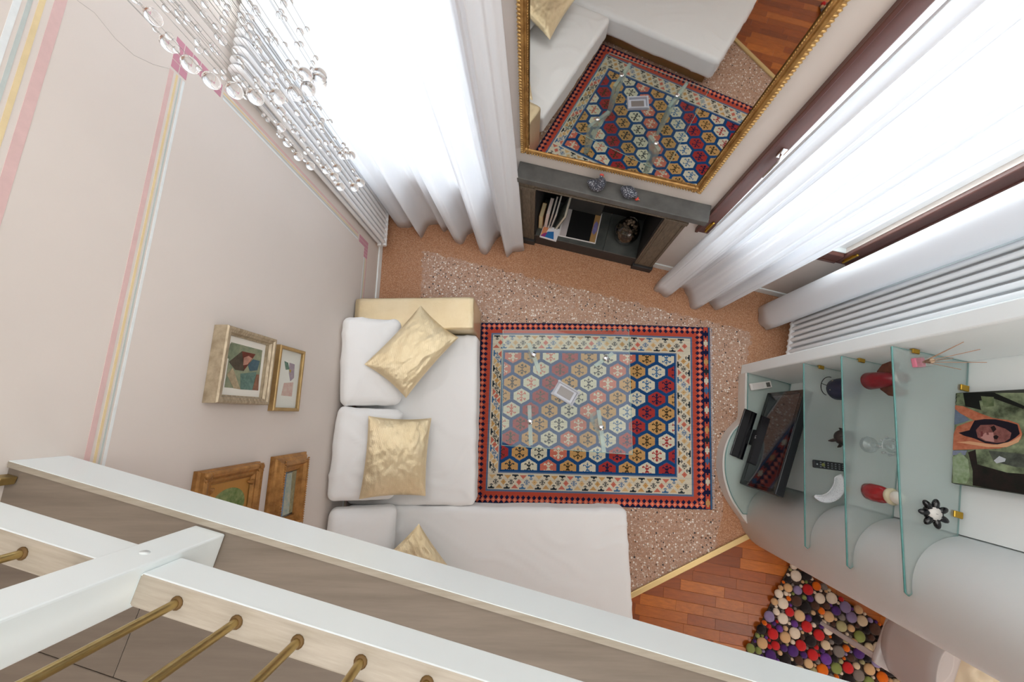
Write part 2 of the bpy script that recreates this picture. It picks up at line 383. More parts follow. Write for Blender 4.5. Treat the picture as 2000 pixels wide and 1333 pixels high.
# left wall with painted panel stripes
wl = MB().box(LX - .2, LX, -4.6, 2.3, 0, CEIL).build('wall_left', wall_m)
struct(wl, 'pale pinkish left wall with painted striped panels and hung pictures')
paint = {k: pm('paint_' + k, c, .8, var=.08, vs=30) for k, c in dict(pink=L(224, 190, 186), yellow=L(232, 210, 164), blue=L(196, 204, 200), white=L(236, 240, 240), rose=L(206, 146, 162)).items()}
STR = [('pink', 0, .016), ('yellow', .026, .034), ('blue', .041, .047), ('white', .053, .062)]
def panel(y1, z0, z1, y0):
    for nm, a, b in STR:
        m = MB(); e = .0008
        m.box(LX, LX + e, y0, y1 - .15, z1 - b, z1 - a)            # top stripe
        m.box(LX, LX + e, y1 - b, y1 - a, z0 + .19, z1 - .23)       # stripe beside the radiator
        m.box(LX, LX + e, y0, y1 - .15, z0 + a, z0 + b)            # bottom stripe
        m.build('painted_stripe', paint[nm], wl)
    tl = None
    def tiles(ya, yb, za, zb, ny, nz):
        nonlocal tl
        for i in range(ny):
            for k in range(nz):
                dy = (yb - ya) / ny; dz = (zb - za) / nz
                if tl is None:
                    tl = MB().box(0, .001, -.5, .5, -.5, .5).build('painted_tile', paint['rose'], wl); tl.data.transform(mat_of(wl)); o = tl
                else: o = inst(tl, wl, Matrix.Identity(4))
                o.matrix_local = mat_of(wl).inverted() @ T_((LX, ya + dy * (i + .5), za + dz * (k + .5))) @ Matrix.Diagonal((1, dy - .0035, dz - .0035, 1))
    tiles(y1 - .066, y1, z1 - .22, z1, 2, 6); tiles(y1 - .14, y1 - .066, z1 - .066, z1, 2, 2)
    tiles(y1 - .066, y1, z0, z0 + .165, 2, 6); tiles(y1 - .15, y1 - .066, z0, z0 + .066, 3, 2)
panel(1.442, .28, 2.034, -2.6)
for nm, a, b in STR:   # lower edge of the panel above
    MB().box(LX, LX + .0008, -2.6, 1.29, 2.335 + a * 1.5, 2.335 + b * 1.5).build('painted_stripe', paint[nm], wl)
crk = [on(*p, Vector((-1, 0, 0)), 1.3407) for p in [(150, 0), (185, 25), (225, 75), (262, 108), (300, 126), (330, 134)]]
MB().tube([Vector((LX, p.y, p.z)) for p in crk], .0009, 5).build('plaster_crack', pm('crack', L(200, 192, 184), .9), wl)
bl = MB().rbox(LX, LX + .012, -2.0, 1.99, 0, .07, .003, 1).build('baseboard_left', white_wall); struct(bl, 'low white baseboard along the left wall')

# window wall: cells around the openings and the firebox
wm = MB(UNM); us = [-2.1, -1.70, -.74, -.355, .54, .87, 1.71, 2.2]; zs = [0, .66, .80, .83, 3.05, CEIL]
def hole(u, z):
    for a, b, c, d in WIN:
        if a < u < b and c < z < d: return True
    return -.355 < u < .54 and z < .83
for i in range(len(us) - 1):
    for k in range(len(zs) - 1):
        if not hole((us[i] + us[i + 1]) / 2, (zs[k] + zs[k + 1]) / 2): wm.box(us[i], us[i + 1], WN, WN + .32, zs[k], zs[k + 1])
struct(wm.build('wall_far', wall_m), 'pale plaster window wall behind mirror and fireplace')
for a, b in ((-1.84, -.50), (.70, 1.92)):
    o = MB(UNM).rbox(a, b, WN - .012, WN, 0, .075, .003, 1).build('baseboard_far', white_wall); struct(o, 'white baseboard under the ' + ('left' if a < 0 else 'right') + ' window')
wr = MB(UNM).box(RU, RU + .15, .02, 1.56, 0, CEIL).build('wall_right', white_wall); struct(wr, 'white right wall behind the glass shelves')
nib = MB(UNM).rbox(1.592, RU, .802, .885, 0, CEIL, .008, 2).build('wall_nib', white_wall); struct(nib, 'white upright side wall of the shelf niche next to the radiator')
CC = un(1.99, -.222)
cw = MB(UNM); cw.lathe([(.244, 0), (.244, CEIL)], 64, T_((1.99, -.222, 0))); cw.box(1.99, 4.4, -.466, .022, 0, CEIL)
struct(cw.build('wall_rounded', white_wall), 'white rounded wall end closing the shelf niche')
struct(MB(UNM).box(-2.6, 5.2, -4.7, -4.5, 0, CEIL).build('wall_near', wall_m), 'plain rear wall of the room')
struct(MB(UNM).box(4.3, 4.45, -4.6, .0, 0, CEIL).build('wall_side', wall_m), 'plain side wall of the adjoining room')
struct(MB().prism([(LX - .2, 2.4), (LX - .2, -5.6), (5.2, -6.6), (5.2, 1.4), (1.5, 2.0)], CEIL, CEIL + .1).build('ceiling', ceil_m), 'white ceiling of the double-height room')

# windows
def window(i, a, b, c, d, label):
    w = bpy.data.objects.new('window_%d' % i, None); COL.objects.link(w); w.location = un((a + b) / 2, WN, c); w.rotation_euler = (0, 0, -A)
    w['kind'] = 'structure'; w['label'] = label; MATX[w.name] = T_(w.location) @ UNM
    f = MB(UNM); q = .088
    for (x0, x1, z0, z1) in ((a - q, a, c - q, d + q), (b, b + q, c - q, d + q), (a, b, c - q, c), (a, b, d, d + q)): f.rbox(x0, x1, WN - .028, WN, z0, z1, .006, 2)
    for (x0, x1, z0, z1) in ((a - q, a - q + .02, c - q, d + q), (b + q - .02, b + q, c - q, d + q), (a, b, c - q, c - q + .02)): f.rbox(x0, x1, WN - .036, WN - .02, z0, z1, .003, 1)
    f.build('window_frame', frame_brown, w)
    s = MB(UNM); t = .05
    for (x0, x1, z0, z1) in ((a, a + t, c, d), (b - t, b, c, d), (a + t, b - t, c, c + t), (a + t, b - t, d - t, d), ((a + b) / 2 - .045, (a + b) / 2 + .045, c + t, d - t)): s.rbox(x0, x1, WN + .03, WN + .085, z0, z1, .005, 1)
    s.build('sash', pm('white_sash', L(238, 240, 240), .3), w)
    for x0, x1 in ((a + t, (a + b) / 2 - .045), ((a + b) / 2 + .045, b - t)): MB(UNM).box(x0, x1, WN + .055, WN + .061, c + t, d - t).build('pane', pane_m, w)
    MB(UNM).rbox(a - .01, b + .01, WN - .0, WN + .10, c - .02, c + .005, .004, 1).build('sill', white_paint, w)
    for x in (a - .028, b + .03):
        h = MB(UNM); h.tube([(x, WN - .034, c - .045), (x, WN - .034, c + .055)], .008, 10); h.ball((x, WN - .034, c - .048), .009, 8, 6); h.ball((x, WN - .034, c + .058), .009, 8, 6); h.box(x - .014, x + .006, WN - .031, WN - .027, c - .03, c + .04)
        h.build('hinge', gold_clip, w)
    h = MB(UNM); zz = 1.52; x = a - .022
    h.rbox(x - .012, x + .012, WN - .036, WN - .026, zz - .03, zz + .03, .003, 1); h.tube([(x, WN - .03, zz), (x, WN - .065, zz), (x, WN - .07, zz - .02), (x, WN - .07, zz - .13)], [.007, .008, .009, .008], 10)
    h.build('handle', chrome, w)
window(1, *WIN[0], 'dark-framed window behind the left curtain')
window(2, *WIN[1], 'dark-framed window with chrome handle behind the right curtains')

# ------------------------------------------------------------------ mezzanine edge and railing
EB = Vector((-.041, -.427, 0)); EA = -math.radians(13.7); EM = T_(EB) @ Rm(EA, 'Z'); MZ = 2.2
def el(e2): return (LX - EB.x + e2 * sin(EA)) / cos(EA) + .001      # e1 where the left wall stands
ER = 1.62
mf = MB(EM).prism([(el(-.016), -.016), (el(-3.6), -3.6), (1.9, -3.6), (ER, -.016)], MZ - .12, MZ - .016).build('floor', pm('mezzanine_slab', L(205, 200, 190), .8)); struct(mf, 'grey-brown boarded mezzanine floor behind the railing')
MB(EM).prism([(el(-.016), -.016), (el(-.215), -.215), (ER, -.215), (ER, -.016)], MZ - .02, MZ - .001).build('edge_board', curb_m, mf)
src = None
for j in range(7):
    y1 = -.217 - j * .155; x = el(y1 - .15) + .002; first = True
    while x < 1.2:
        ln = (.35 + .5 * random.random()) if first else 1.1; first = False
        MB(EM).rbox(x, min(x + ln, ER) - .0015, y1 - .153, y1, MZ - .018, MZ, .0012, 1).build('plank', mezz_m, mf); x += ln
fa = MB(EM).prism([(el(0), 0), (el(-.016), -.016), (ER, -.016), (ER, 0)], MZ - .125, MZ + .002).build('trim_2', white_paint); struct(fa, 'white painted fascia board along the mezzanine edge')
MB(EM).prism([(el(-.002), -.002), (el(-.0155), -.0155), (ER, -.0155), (ER, -.002)], MZ + .0015, MZ + .0035).build('edge_lip', rail_top_m, fa)  # thin sheet giving the white fascia's top the painted shade tone

rl = thing('railing', 'white painted railing with brass rods on the mezzanine edge', 'railing', EM @ Vector((-.75, -.06, MZ)), EA)
p0 = -.792; pw = .081
for c0 in (p0, p0 + 1.62):
    po = MB(EM).rbox(c0, c0 + pw, -.100, -.020, MZ, 3.10, .004, 2).build('post', white_paint, rl)
    MB(EM).lathe([(.009, 0), (.009, .0008)], 16, T_((c0 + .040, -.020, 2.36)) @ Rm(-PI / 2, 'X')).build('screw_plug', white_paint, po)
for a, b in ((None, p0), (p0 + pw, p0 + 1.62), (p0 + 1.62 + pw, ER)):
    m = MB(EM); x0 = el(-.09) if a is None else a
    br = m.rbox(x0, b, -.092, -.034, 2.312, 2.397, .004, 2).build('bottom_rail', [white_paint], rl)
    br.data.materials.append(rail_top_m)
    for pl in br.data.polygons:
        if pl.normal.z > .9: pl.material_index = 1  # upward faces take the darker tone, shade painted on white rail
hr = MB(EM).rbox(el(-.11), ER, -.105, -.015, 3.10, 3.145, .012, 3).build('handrail', white_paint, rl)
rod = None
rx = [EM.inverted() @ at(px, py, 2.397) for px, py in [(60, 1045), (170, 1080), (357.5, 1145), (472, 1185), (590, 1226), (712, 1266), (842, 1302)]]
xs = [p.x for p in rx]; st = (xs[-1] - xs[2]) / 4; xs += [xs[-1] + st * k for k in range(1, 12) if xs[-1] + st * k < ER - .03 and abs(xs[-1] + st * k - p0 - 1.62 - pw / 2) > .06]; xs.append(xs[0] - st)
for x in xs:
    if x < el(-.063) + .02: continue
    M = mat_of(rl).inverted() @ EM @ T_((x, -.063, 2.397))
    if rod is None:
        rod = MB(mat_of(rl)).tube([(0, 0, 0), (0, 0, .704)], .0078, 12).build('rod', brass, rl); rod.matrix_local = M; o = rod
        col = MB(mat_of(rl)).lathe([(.0125, .0), (.0125, .0015), (.009, .004)], 12).build('stain_ring', pm('old_brass', L(110, 84, 48), .6, .5), rl); col.matrix_local = M; ring = col
    else: inst(rod, rl, M); inst(ring, rl, M)
bk = MB(EM).rbox(el(-.05), el(-.05) + .03, -.05, -.03, MZ + .0, MZ + .035, .003, 2).build('wall_bracket', brass, rl)
#PART2
# ------------------------------------------------------------------ curtains and rods
def curtain(hem, top, label, zt=3.28, z0=.012, extra=0., n_z=26, seed=0):
    """hem and top are (u, n) fold lines joined by cloth"""
    h = catmull([(p[0], p[1], 0) for p in hem], 12); t = catmull([(p[0], p[1], 0) for p in top], 12); nu = len(h) - 1
    def fn(a, b):
        i = min(nu, int(round(a * nu))); p = h[i].lerp(t[i], b ** .8)
        fl = extra * (sin(i * .9 + seed) * .6 + sin(i * .43 + 1.3 * seed)) * min(1, b * 3)
        sway = .012 * sin(b * 5 + i * .07 + seed) * (1 - b)
        return (p.x + sway * .6, p.y + fl + sway, z0 + (zt - z0) * b + (.012 * sin(i * .35) if b == 0 else 0))
    o = MB(UNM).grid(fn, nu, n_z).build('curtain', sheer)
    so = o.modifiers.new('thick', 'SOLIDIFY'); so.thickness = .0012
    return tag(o, label, 'curtain')
h1 = [(-1.665, 1.42), (-1.64, 1.345), (-1.534, 1.35), (-1.45, 1.42), (-1.372, 1.309), (-1.33, 1.44), (-1.26, 1.47), (-1.197, 1.405), (-1.13, 1.45), (-1.068, 1.335), (-.99, 1.335), (-.95, 1.44), (-.90, 1.485), (-.84, 1.40), (-.80, 1.295), (-.735, 1.30), (-.70, 1.45), (-.65, 1.485), (-.60, 1.40), (-.55, 1.327), (-.50, 1.385), (-.418, 1.415)]
t1 = [(-1.70 + 1.17 * i / (len(h1) - 1), 1.43 + (n - 1.39) * .55) for i, (u, n) in enumerate(h1)]
curtain(h1, t1, 'wide sheer white curtain hanging between the radiator and the mirror', extra=.006, seed=1)
h2 = [(.79, 1.43), (.775, 1.36), (.83, 1.325), (.895, 1.304), (.935, 1.39), (1.0, 1.40), (1.045, 1.36), (1.10, 1.275), (1.155, 1.268), (1.20, 1.345), (1.246, 1.35), (1.275, 1.295), (1.33, 1.30), (1.38, 1.41), (1.456, 1.45)]
t2 = [(.87 + .70 * i / (len(h2) - 1), 1.44 + (n - 1.36) * .55) for i, (u, n) in enumerate(h2)]
curtain(h2, t2, 'sheer white curtain across the window beside the chrome window handle', extra=.018, seed=4)
h3 = [(1.70, 1.45), (1.655, 1.41), (1.656, 1.335), (1.70, 1.265), (1.746, 1.242), (1.80, 1.27), (1.825, 1.33), (1.82, 1.40), (1.80, 1.45)]
t3 = [(u + .012, n + .01) for u, n in h3]
curtain(h3, t3, 'narrow sheer white curtain gathered into one smooth bundle beside the right radiator', seed=2)
for a, b, lb in ((-1.78, -.48, 'left window'), (.72, 1.92, 'right window')):
    rdm = MB(UNM).tube([(a, 1.44, 3.30), (b, 1.44, 3.30)], .012, 12)
    for x in (a + .1, b - .1): rdm.tube([(x, 1.44, 3.30), (x, WN, 3.30)], .007, 8)
    tag(rdm.build('curtain_rod', white_paint), 'white curtain rod above the ' + lb, 'curtain rod')

# ------------------------------------------------------------------ radiators
rad_m = pm('radiator_enamel', L(240, 241, 243), .22)
def radiator(M, n, pitch, label, z0=.10, z1=1.83):
    """sections along +y of M, front tubes at x=0, rear tubes at x=-.045"""
    o0 = M @ Vector((-.02, 0, 0)); r = thing('column_radiator', label, 'radiator', o0, 0)
    ang = math.atan2(M[1][0], M[0][0]); S = None
    for k in range(n):
        if S is None:
            m = MB(M); R_ = .0225
            arc = [(-.0225 + R_ * cos(a), 0, z1 - R_ + R_ * sin(a)) for a in [PI * i / 8 for i in range(9)]]
            m.tube([(0, 0, z0 + .02)] + arc + [(-.045, 0, z0 + .02)], .0165, 10)
            m.tube([(.0, -pitch / 2, z0 + .035), (.0, pitch / 2, z0 + .035)], .0195, 10); m.tube([(-.045, -pitch / 2, z0 + .035), (-.045, pitch / 2, z0 + .035)], .0195, 10)
            m.tube([(-.045, -pitch / 2, z1 - .06), (-.045, pitch / 2, z1 - .06)], .0195, 10)
            m.ball((0, 0, z0 + .02), .0175, 10, 6); m.ball((-.045, 0, z0 + .02), .0175, 10, 6)
            S = m.build('section', rad_m, r); base = mat_of(r).inverted() @ M
        else:
            inst(S, r, mat_of(r).inverted() @ M @ T_((0, k * pitch, 0)) @ M.inverted() @ mat_of(r))
    for zz in (z0 + .3, z1 - .3):
        MB(M).box(-.075, -.045, pitch * 1.45, pitch * 1.55, zz, zz + .03).build('wall_bracket', rad_m, r)
    MB(M).tube([(-.045, pitch * (n - 1) + .02, z0 + .035), (-.045, pitch * (n - 1) + .055, z0 + .035), (-.045, pitch * (n - 1) + .055, 0)], .009, 8).build('pipe', rad_m, r)
    return r
radiator(T_((-1.262, 1.512, 0)), 9, .0488, 'tall white column radiator on the left wall behind the crystal chandelier')
def radiator_right():
    r = thing('column_radiator', 'tall white column radiator between right curtain and shelf niche', 'radiator', un(1.886, 1.17, 0), -A); S = None; z0, z1, pitch = .10, 1.83, .0478
    for k in range(6):
        M = UNM @ T_((1.866, 1.048 + k * pitch, 0))
        if S is None:
            m = MB(M); R_ = .018
            m.tube([(0, 0, z0 + .02)] + [(.018 - R_ * cos(a), 0, z1 - R_ + R_ * sin(a)) for a in [PI * i / 8 for i in range(9)]] + [(.036, 0, z0 + .02)], .0162, 10)
            for x in (0, .036): m.tube([(x, -pitch / 2, z0 + .035), (x, pitch / 2, z0 + .035)], .0192, 10); m.ball((x, 0, z0 + .02), .0172, 10, 6)
            S = m.build('section', rad_m, r); M0 = M
        else: inst(S, r, mat_of(r).inverted() @ M @ M0.inverted() @ mat_of(r))
    MB(UNM).box(1.90, RU, 1.12, 1.13, .5, .53).build('wall_bracket', rad_m, r)
    MB(UNM).tube([(1.902, 1.03, z0 + .035), (1.902, 1.005, z0 + .035), (1.902, 1.005, 0)], .009, 8).build('pipe', rad_m, r)
radiator_right()

# ------------------------------------------------------------------ fireplace
fp = thing('fireplace', 'dark slate and weathered wood fireplace under the gilt mirror', 'fireplace', un(.1, 1.5, 0), -A)
MSH = UNM @ Matrix(((1, 0, 0, 0), (0, 1, 0, 0), (-.022, 0, 1, .003), (0, 0, 0, 1)))
MB(MSH).rbox(-.476, .765, 1.437, WN - .001, .952, 1.0, .004, 2).build('mantel_shelf', slate, fp)
m = MB(UNM); m.rbox(-.475, .695, 1.503, WN - .001, .835, .952, .003, 1); m.rbox(-.475, .695, 1.488, 1.51, .925, .952, .004, 2); m.rbox(-.36, .545, 1.495, 1.51, .835, .850, .003, 1)
m.build('frieze', grey_wood, fp)
for a, b in ((-.484, -.357), (.542, .694)):
    m = MB(UNM); m.rbox(a, b, 1.507, WN - .001, .075, .835, .003, 1)
    m.rbox(a + .012, a + .022, 1.500, 1.51, .09, .82, .002, 1); m.rbox(b - .022, b - .012, 1.500, 1.51, .09, .82, .002, 1); m.rbox(a + .03, b - .03, 1.502, 1.51, .1, .8, .002, 1)
    m.rbox(a - .004, b + .004, 1.495, WN - .001, .80, .835, .003, 1)
    pl = m.build('pilaster', grey_wood, fp)
    MB(UNM).rbox(a - .01, b + .01, 1.487, WN - .001, 0, .075, .004, 1).build('plinth_block', pm('dark_slate', L(52, 50, 50), .5, var=.3, vs=9), fp)
hs = pm('hearth_slate', L(92, 95, 92), .28, var=.35, vs=5, c2=L(64, 67, 65))
MB(UNM).rbox(-.356, .541, 1.512, 1.875, 0, .150, .003, 1).build('hearth_base', pm('hearth_front', L(46, 46, 47), .45, var=.3, vs=9), fp)
for k, (a, b) in enumerate(((-.355, -.055), (-.053, .247), (.249, .54))): MB(UNM).rbox(a, b, 1.513, 1.873, .150, .162, .002, 1).build('hearth_tile', hs, fp)
m = MB(UNM); m.box(-.355, .54, 1.868, 1.879, .16, .83); m.box(-.3549, -.345, 1.512, 1.87, .16, .83); m.box(.53, .5399, 1.512, 1.87, .16, .83); m.box(-.355, .54, 1.512, 1.87, .82, .829)
m.build('firebox_lining', soot, fp)
MB(UNM).rbox(-.14, .16, 1.815, 1.867, .163, .42, .006, 1).build('fireback', pm('fireback_stone', L(66, 66, 64), .6, var=.3, vs=6), fp)

# items in the hearth
HZ = .162
def book(label, size, loc, rot, cover, pages=L(226, 216, 198), group='books in the fireplace'):
    """size: width (spine to fore edge), height, thickness; local x width, y height, z thickness"""
    w, h, t = size; Mx = T_(loc) @ rot
    b = bpy.data.objects.new('book', None); COL.objects.link(b); b.empty_display_size = .03; b.matrix_world = Mx; MATX[b.name] = Mx
    tag(b, label, 'book', group)
    c = MB(Mx); c.box(-w / 2, w / 2, -h / 2, h / 2, -t / 2, -t / 2 + .003); c.box(-w / 2, w / 2, -h / 2, h / 2, t / 2 - .003, t / 2); c.box(-w / 2, -w / 2 + .003, -h / 2, h / 2, -t / 2, t / 2)
    cv = c.build('cover', cover, b); MB(Mx).box(-w / 2 + .003, w / 2 - .004, -h / 2 + .003, h / 2 - .003, -t / 2 + .003, t / 2 - .003).build('pages', pm('paper', pages, .9, bump=.1, bs=300, scale=(1, 1, 30)), b)
    return b, Mx
up = UNM @ Rm(PI / 2, 'X')            # local x -> u, local y -> up, local z -> -n
S1 = lambda c, **k: pm('cover', c, .55, **k)
# standing books: spine away, pages towards the room; local x -> -n
def stand(label, u, n, w, h, t, c, lean=0., pages=L(226, 216, 198)):
    M = UNM @ T_((u, n, HZ + h / 2 * cos(lean) + abs(sin(lean)) * t / 2 + .001)) @ Rm(lean, 'Y') @ Rm(PI / 2, 'X') @ Rm(-PI / 2, 'Y')
    M = T_(M.translation) @ UNM @ Rm(lean, 'Y') @ Matrix(((0, 0, 1, 0), (-1, 0, 0, 0), (0, 1, 0, 0), (0, 0, 0, 1)))
    Mx = M; return book(label, (w, h, t), Mx.translation, Mx.to_3x3().to_4x4(), c, pages)
stand('thick brown paperback at the left end of the fireplace books', -.318, 1.64, .13, .20, .036, S1(L(150, 108, 66)), .0, L(226, 208, 164))
stand('grey book standing second from the left in the fireplace', -.272, 1.665, .15, .235, .03, S1(L(150, 146, 140)), .06, L(232, 214, 206))
stand('pale grey thin book leaning among the fireplace books', -.240, 1.67, .16, .255, .014, S1(L(176, 174, 176)), .10)
stand('thin white book leaning beside the pale grey one', -.216, 1.675, .17, .262, .012, S1(L(206, 204, 204)), .13)
bb, Mb = stand('leaning book with yellow lettering on a dark green cover', -.158, 1.69, .19, .25, .022, S1(L(70, 78, 62), var=.5, vs=30, c2=L(128, 134, 128)), .26)
ye = pm('yellow_print', L(214, 200, 40), .6)
def strokes(M, lines, w, z0, z1, mat, name, parent):
    m = MB(M)
    for (x0, y0), (x1, y1) in lines:
        d = Vector((x1 - x0, y1 - y0)); d.normalize(); p = Vector((-d.y, d.x)) * w / 2
        m.prism([(x0 + p.x, y0 + p.y), (x1 + p.x, y1 + p.y), (x1 - p.x, y1 - p.y), (x0 - p.x, y0 - p.y)], z0, z1)
    return m.build(name, mat, parent)
def glyph(ch, x, y, h):
    G = {'B': [((0, 0), (0, 1)), ((0, 1), (.5, .9)), ((.5, .9), (0, .55)), ((0, .55), (.6, .3)), ((.6, .3), (0, 0))], 'e': [((0, .3), (.5, .35)), ((.5, .35), (.35, .6)), ((.35, .6), (0, .3)), ((0, .3), (.15, 0)), ((.15, 0), (.5, .08))], 'F': [((0, 0), (0, 1)), ((0, 1), (.6, 1)), ((0, .55), (.45, .55))], 'o': [((0, .3), (.25, .6)), ((.25, .6), (.5, .3)), ((.5, .3), (.25, 0)), ((.25, 0), (0, .3))]}
    return [((x + a * h, y + b * h), (x + c * h, y + d * h)) for (a, b), (c, d) in G[ch]]
# cover face of the leaning book is its +z side (towards +u): print reads down the cover
PM = Mb @ Rm(-PI / 2, 'Z')
ln = []
for ch, x in (('B', -.105), ('e', -.045), ('F', -.005), ('o', .055)): ln += glyph(ch, x, -.035, .062)
strokes(PM, ln, .011, .011, .0116, ye, 'lettering', bb)
flat = UNM @ T_((-.228, 1.552, HZ + .0085)) @ Rm(math.radians(-3), 'Z')
bk, Mk = book('flat picture book with blue and orange cover on the hearth', (.15, .115, .015), flat.translation, flat.to_3x3().to_4x4(), S1(L(232, 230, 234)))
m = MB(Mk); m.prism([(-.068, -.050), (-.068, .05), (-.02, .05), (-.03, -.01)], .0076, .0079); m.build('cover_print', S1(L(214, 140, 96)), bk)
MB(Mk).prism([(-.05, -.05), (-.02, .005), (.03, .02), (.05, -.05)], .0079, .0082).build('cover_print', S1(L(30, 110, 176)), bk)
MB(Mk).prism([(-.068, -.05), (-.05, -.02), (-.02, .0), (-.03, -.05)], .0082, .0085).build('cover_print', S1(L(150, 50, 120)), bk)
alb = thing('framed_print', 'large flat print with white edge, black field and tan strip on the hearth', 'print', un(.005, 1.695, HZ), -A + .02)
Ma = mat_of(alb)
MB(Ma).rbox(-.165, .165, -.145, .145, .0005, .012, .002, 1).build('white_mount', pm('card_white', L(226, 222, 220), .6), alb)
MB(Ma).box(-.095, .110, -.138, .141, .012, .0124).build('black_field', pm('print_black', L(10, 10, 12), .5), alb)
MB(Ma).box(.110, .157, -.138, .141, .012, .0124).build('tan_strip', pm('print_tan', L(178, 138, 86), .6, var=.15, vs=20), alb)
MB(Ma).prism([(.114, -.05), (.118, .03), (.132, .062), (.150, .04), (.152, -.03), (.135, -.07)], .0124, .0127).build('violet_blot', pm('print_violet', L(132, 128, 186), .6, var=.4, vs=40), alb)
MB(Ma).box(-.150, -.097, -.138, .141, .012, .0124).build('cover_margin', pm('print_margin', L(196, 186, 186), .7), alb)
vz = thing('glass_vase', 'round glass bowl of dark dried flowers in the fireplace', 'vase', un(.392, 1.675, HZ), 0)
prof = [(.03, .001), (.07, .004), (.098, .05), (.105, .10), (.098, .15), (.078, .195), (.06, .215), (.064, .232)]
MB(mat_of(vz)).lathe(prof + [(r - .004, z) for r, z in prof[::-1][:-1]] + [(.001, .008)], 28).build('bowl', clear_glass('vase_glass', (.72, .72, .70, 1), .2), vz)
m = MB(mat_of(vz))
for k in range(110):
    a = random.random() * 2 * PI; z = .02 + .19 * random.random() ** .8; r = .085 * math.sqrt(random.random()) * math.sqrt(max(.05, 1 - ((z - .1) / .13) ** 2))
    m.ball((r * cos(a), r * sin(a), z), .008 + .006 * random.random(), 6, 4)
o = m.build('dried_flowers', pm('dried_flowers', L(70, 58, 50), .6, var=.6, vs=60, c2=L(150, 130, 108)), vz); o['kind'] = 'stuff'

# guinea fowl on the mantel
def dots():
    m = NT('spotted_feathers'); v = m.vor(m.coord('Object'), 130); f = m.math('LESS_THAN', v.outputs['Distance'], .30)
    m.l(m.mix(f, L(64, 68, 80), L(205, 208, 216)), m.b.inputs['Base Color']); m.b.inputs['Roughness'].default_value = .35; return m.m
dot_m = dots(); red_comb = pm('red_comb', L(206, 70, 58), .4)
def fowl(loc, rz, pts, rad, head, label, comb):
    t = thing('guinea_fowl', label, 'figurine', loc, rz); M = mat_of(t); c = catmull(pts, 5); rr = []
    for i in range(len(c)):
        s = i / 5; k = min(int(s), len(rad) - 2); rr.append(rad[k] + (rad[k + 1] - rad[k]) * (s - k))
    MB(M).tube(c, rr, 16).build('body', dot_m, t)
    m = MB(M); m.ball(head, .0125, 10, 8); m.build('head', dot_m if comb else red_comb, t)
    h = Vector(head); m = MB(M)
    if comb: m.ball((h.x, h.y, h.z + .012), .009, 8, 6, sc=(1.5, .6, 1.0)); m.ball((h.x + .008, h.y, h.z - .010), .006, 8, 6, sc=(.8, .8, 1.3))
    else: m.ball((h.x + .003, h.y, h.z + .010), .005, 8, 6)
    m.build('comb', red_comb, t)
    MB(M).lathe([(.005, 0), (.0001, .014)], 8, T_((h.x + .009, h.y, h.z)) @ Rm(PI / 2, 'Y')).build('beak', pm('beak', L(206, 150, 110), .5), t)
    return t
fowl(un(.040, 1.487, 1.0), -A, [(-.062, 0, .062), (-.045, 0, .055), (-.018, 0, .042), (.008, 0, .045), (.020, 0, .075), (.016, 0, .108), (.012, 0, .130)], [.006, .018, .036, .0415, .033, .018, .010], (.013, 0, .134), 'upright spotted guinea fowl figurine with raised red head on the mantel', True)
fowl(un(.245, 1.487, 1.0), -A - .25, [(-.056, 0, .040), (-.040, 0, .044), (-.012, 0, .040), (.014, 0, .039), (.034, 0, .040), (.046, 0, .032), (.056, 0, .022)], [.010, .024, .038, .0365, .024, .013, .008], (.060, 0, .016), 'spotted guinea fowl figurine bending its head down on the mantel', False)

# ------------------------------------------------------------------ gilt mirror
gilt = pm('gilt', L(196, 154, 92), .4, .55, var=.4, vs=26, c2=L(146, 106, 58), bump=.25, bs=70)
gilt_l = pm('gilt_light', L(226, 188, 122), .36, .5, var=.4, vs=40, c2=L(176, 134, 78))
mm = NT('mirror_silver'); mm.b.inputs['Metallic'].default_value = 1; mm.b.inputs['Roughness'].default_value = .015; mm.b.inputs['Base Color'].default_value = (.84, .85, .84, 1)
mi = thing('mirror', 'large gilt-framed mirror on the wall above the fireplace', 'mirror', un(.092, WN, 1.128), -A)
ma, mb, mz0, mz1 = -.462, .646, 1.128, 2.72
MB(UNM).box(ma + .06, mb - .06, 1.516, 1.520, mz0 + .07, mz1 - .07).build('mirror_glass', mm.m, mi)
prof = [(0, 0), (0, .022), (.006, .034), (.020, .040), (.030, .037), (.034, .030), (.041, .030), (.045, .036), (.052, .036), (.056, .028), (.064, .026), (.072, .012), (.072, 0)]   # inwards, outwards from wall
cs = [(ma, mz0 + .011, 1, 1), (mb, mz0 - .013, -1, 1), (mb, mz1, -1, -1), (ma, mz1, 1, -1)]
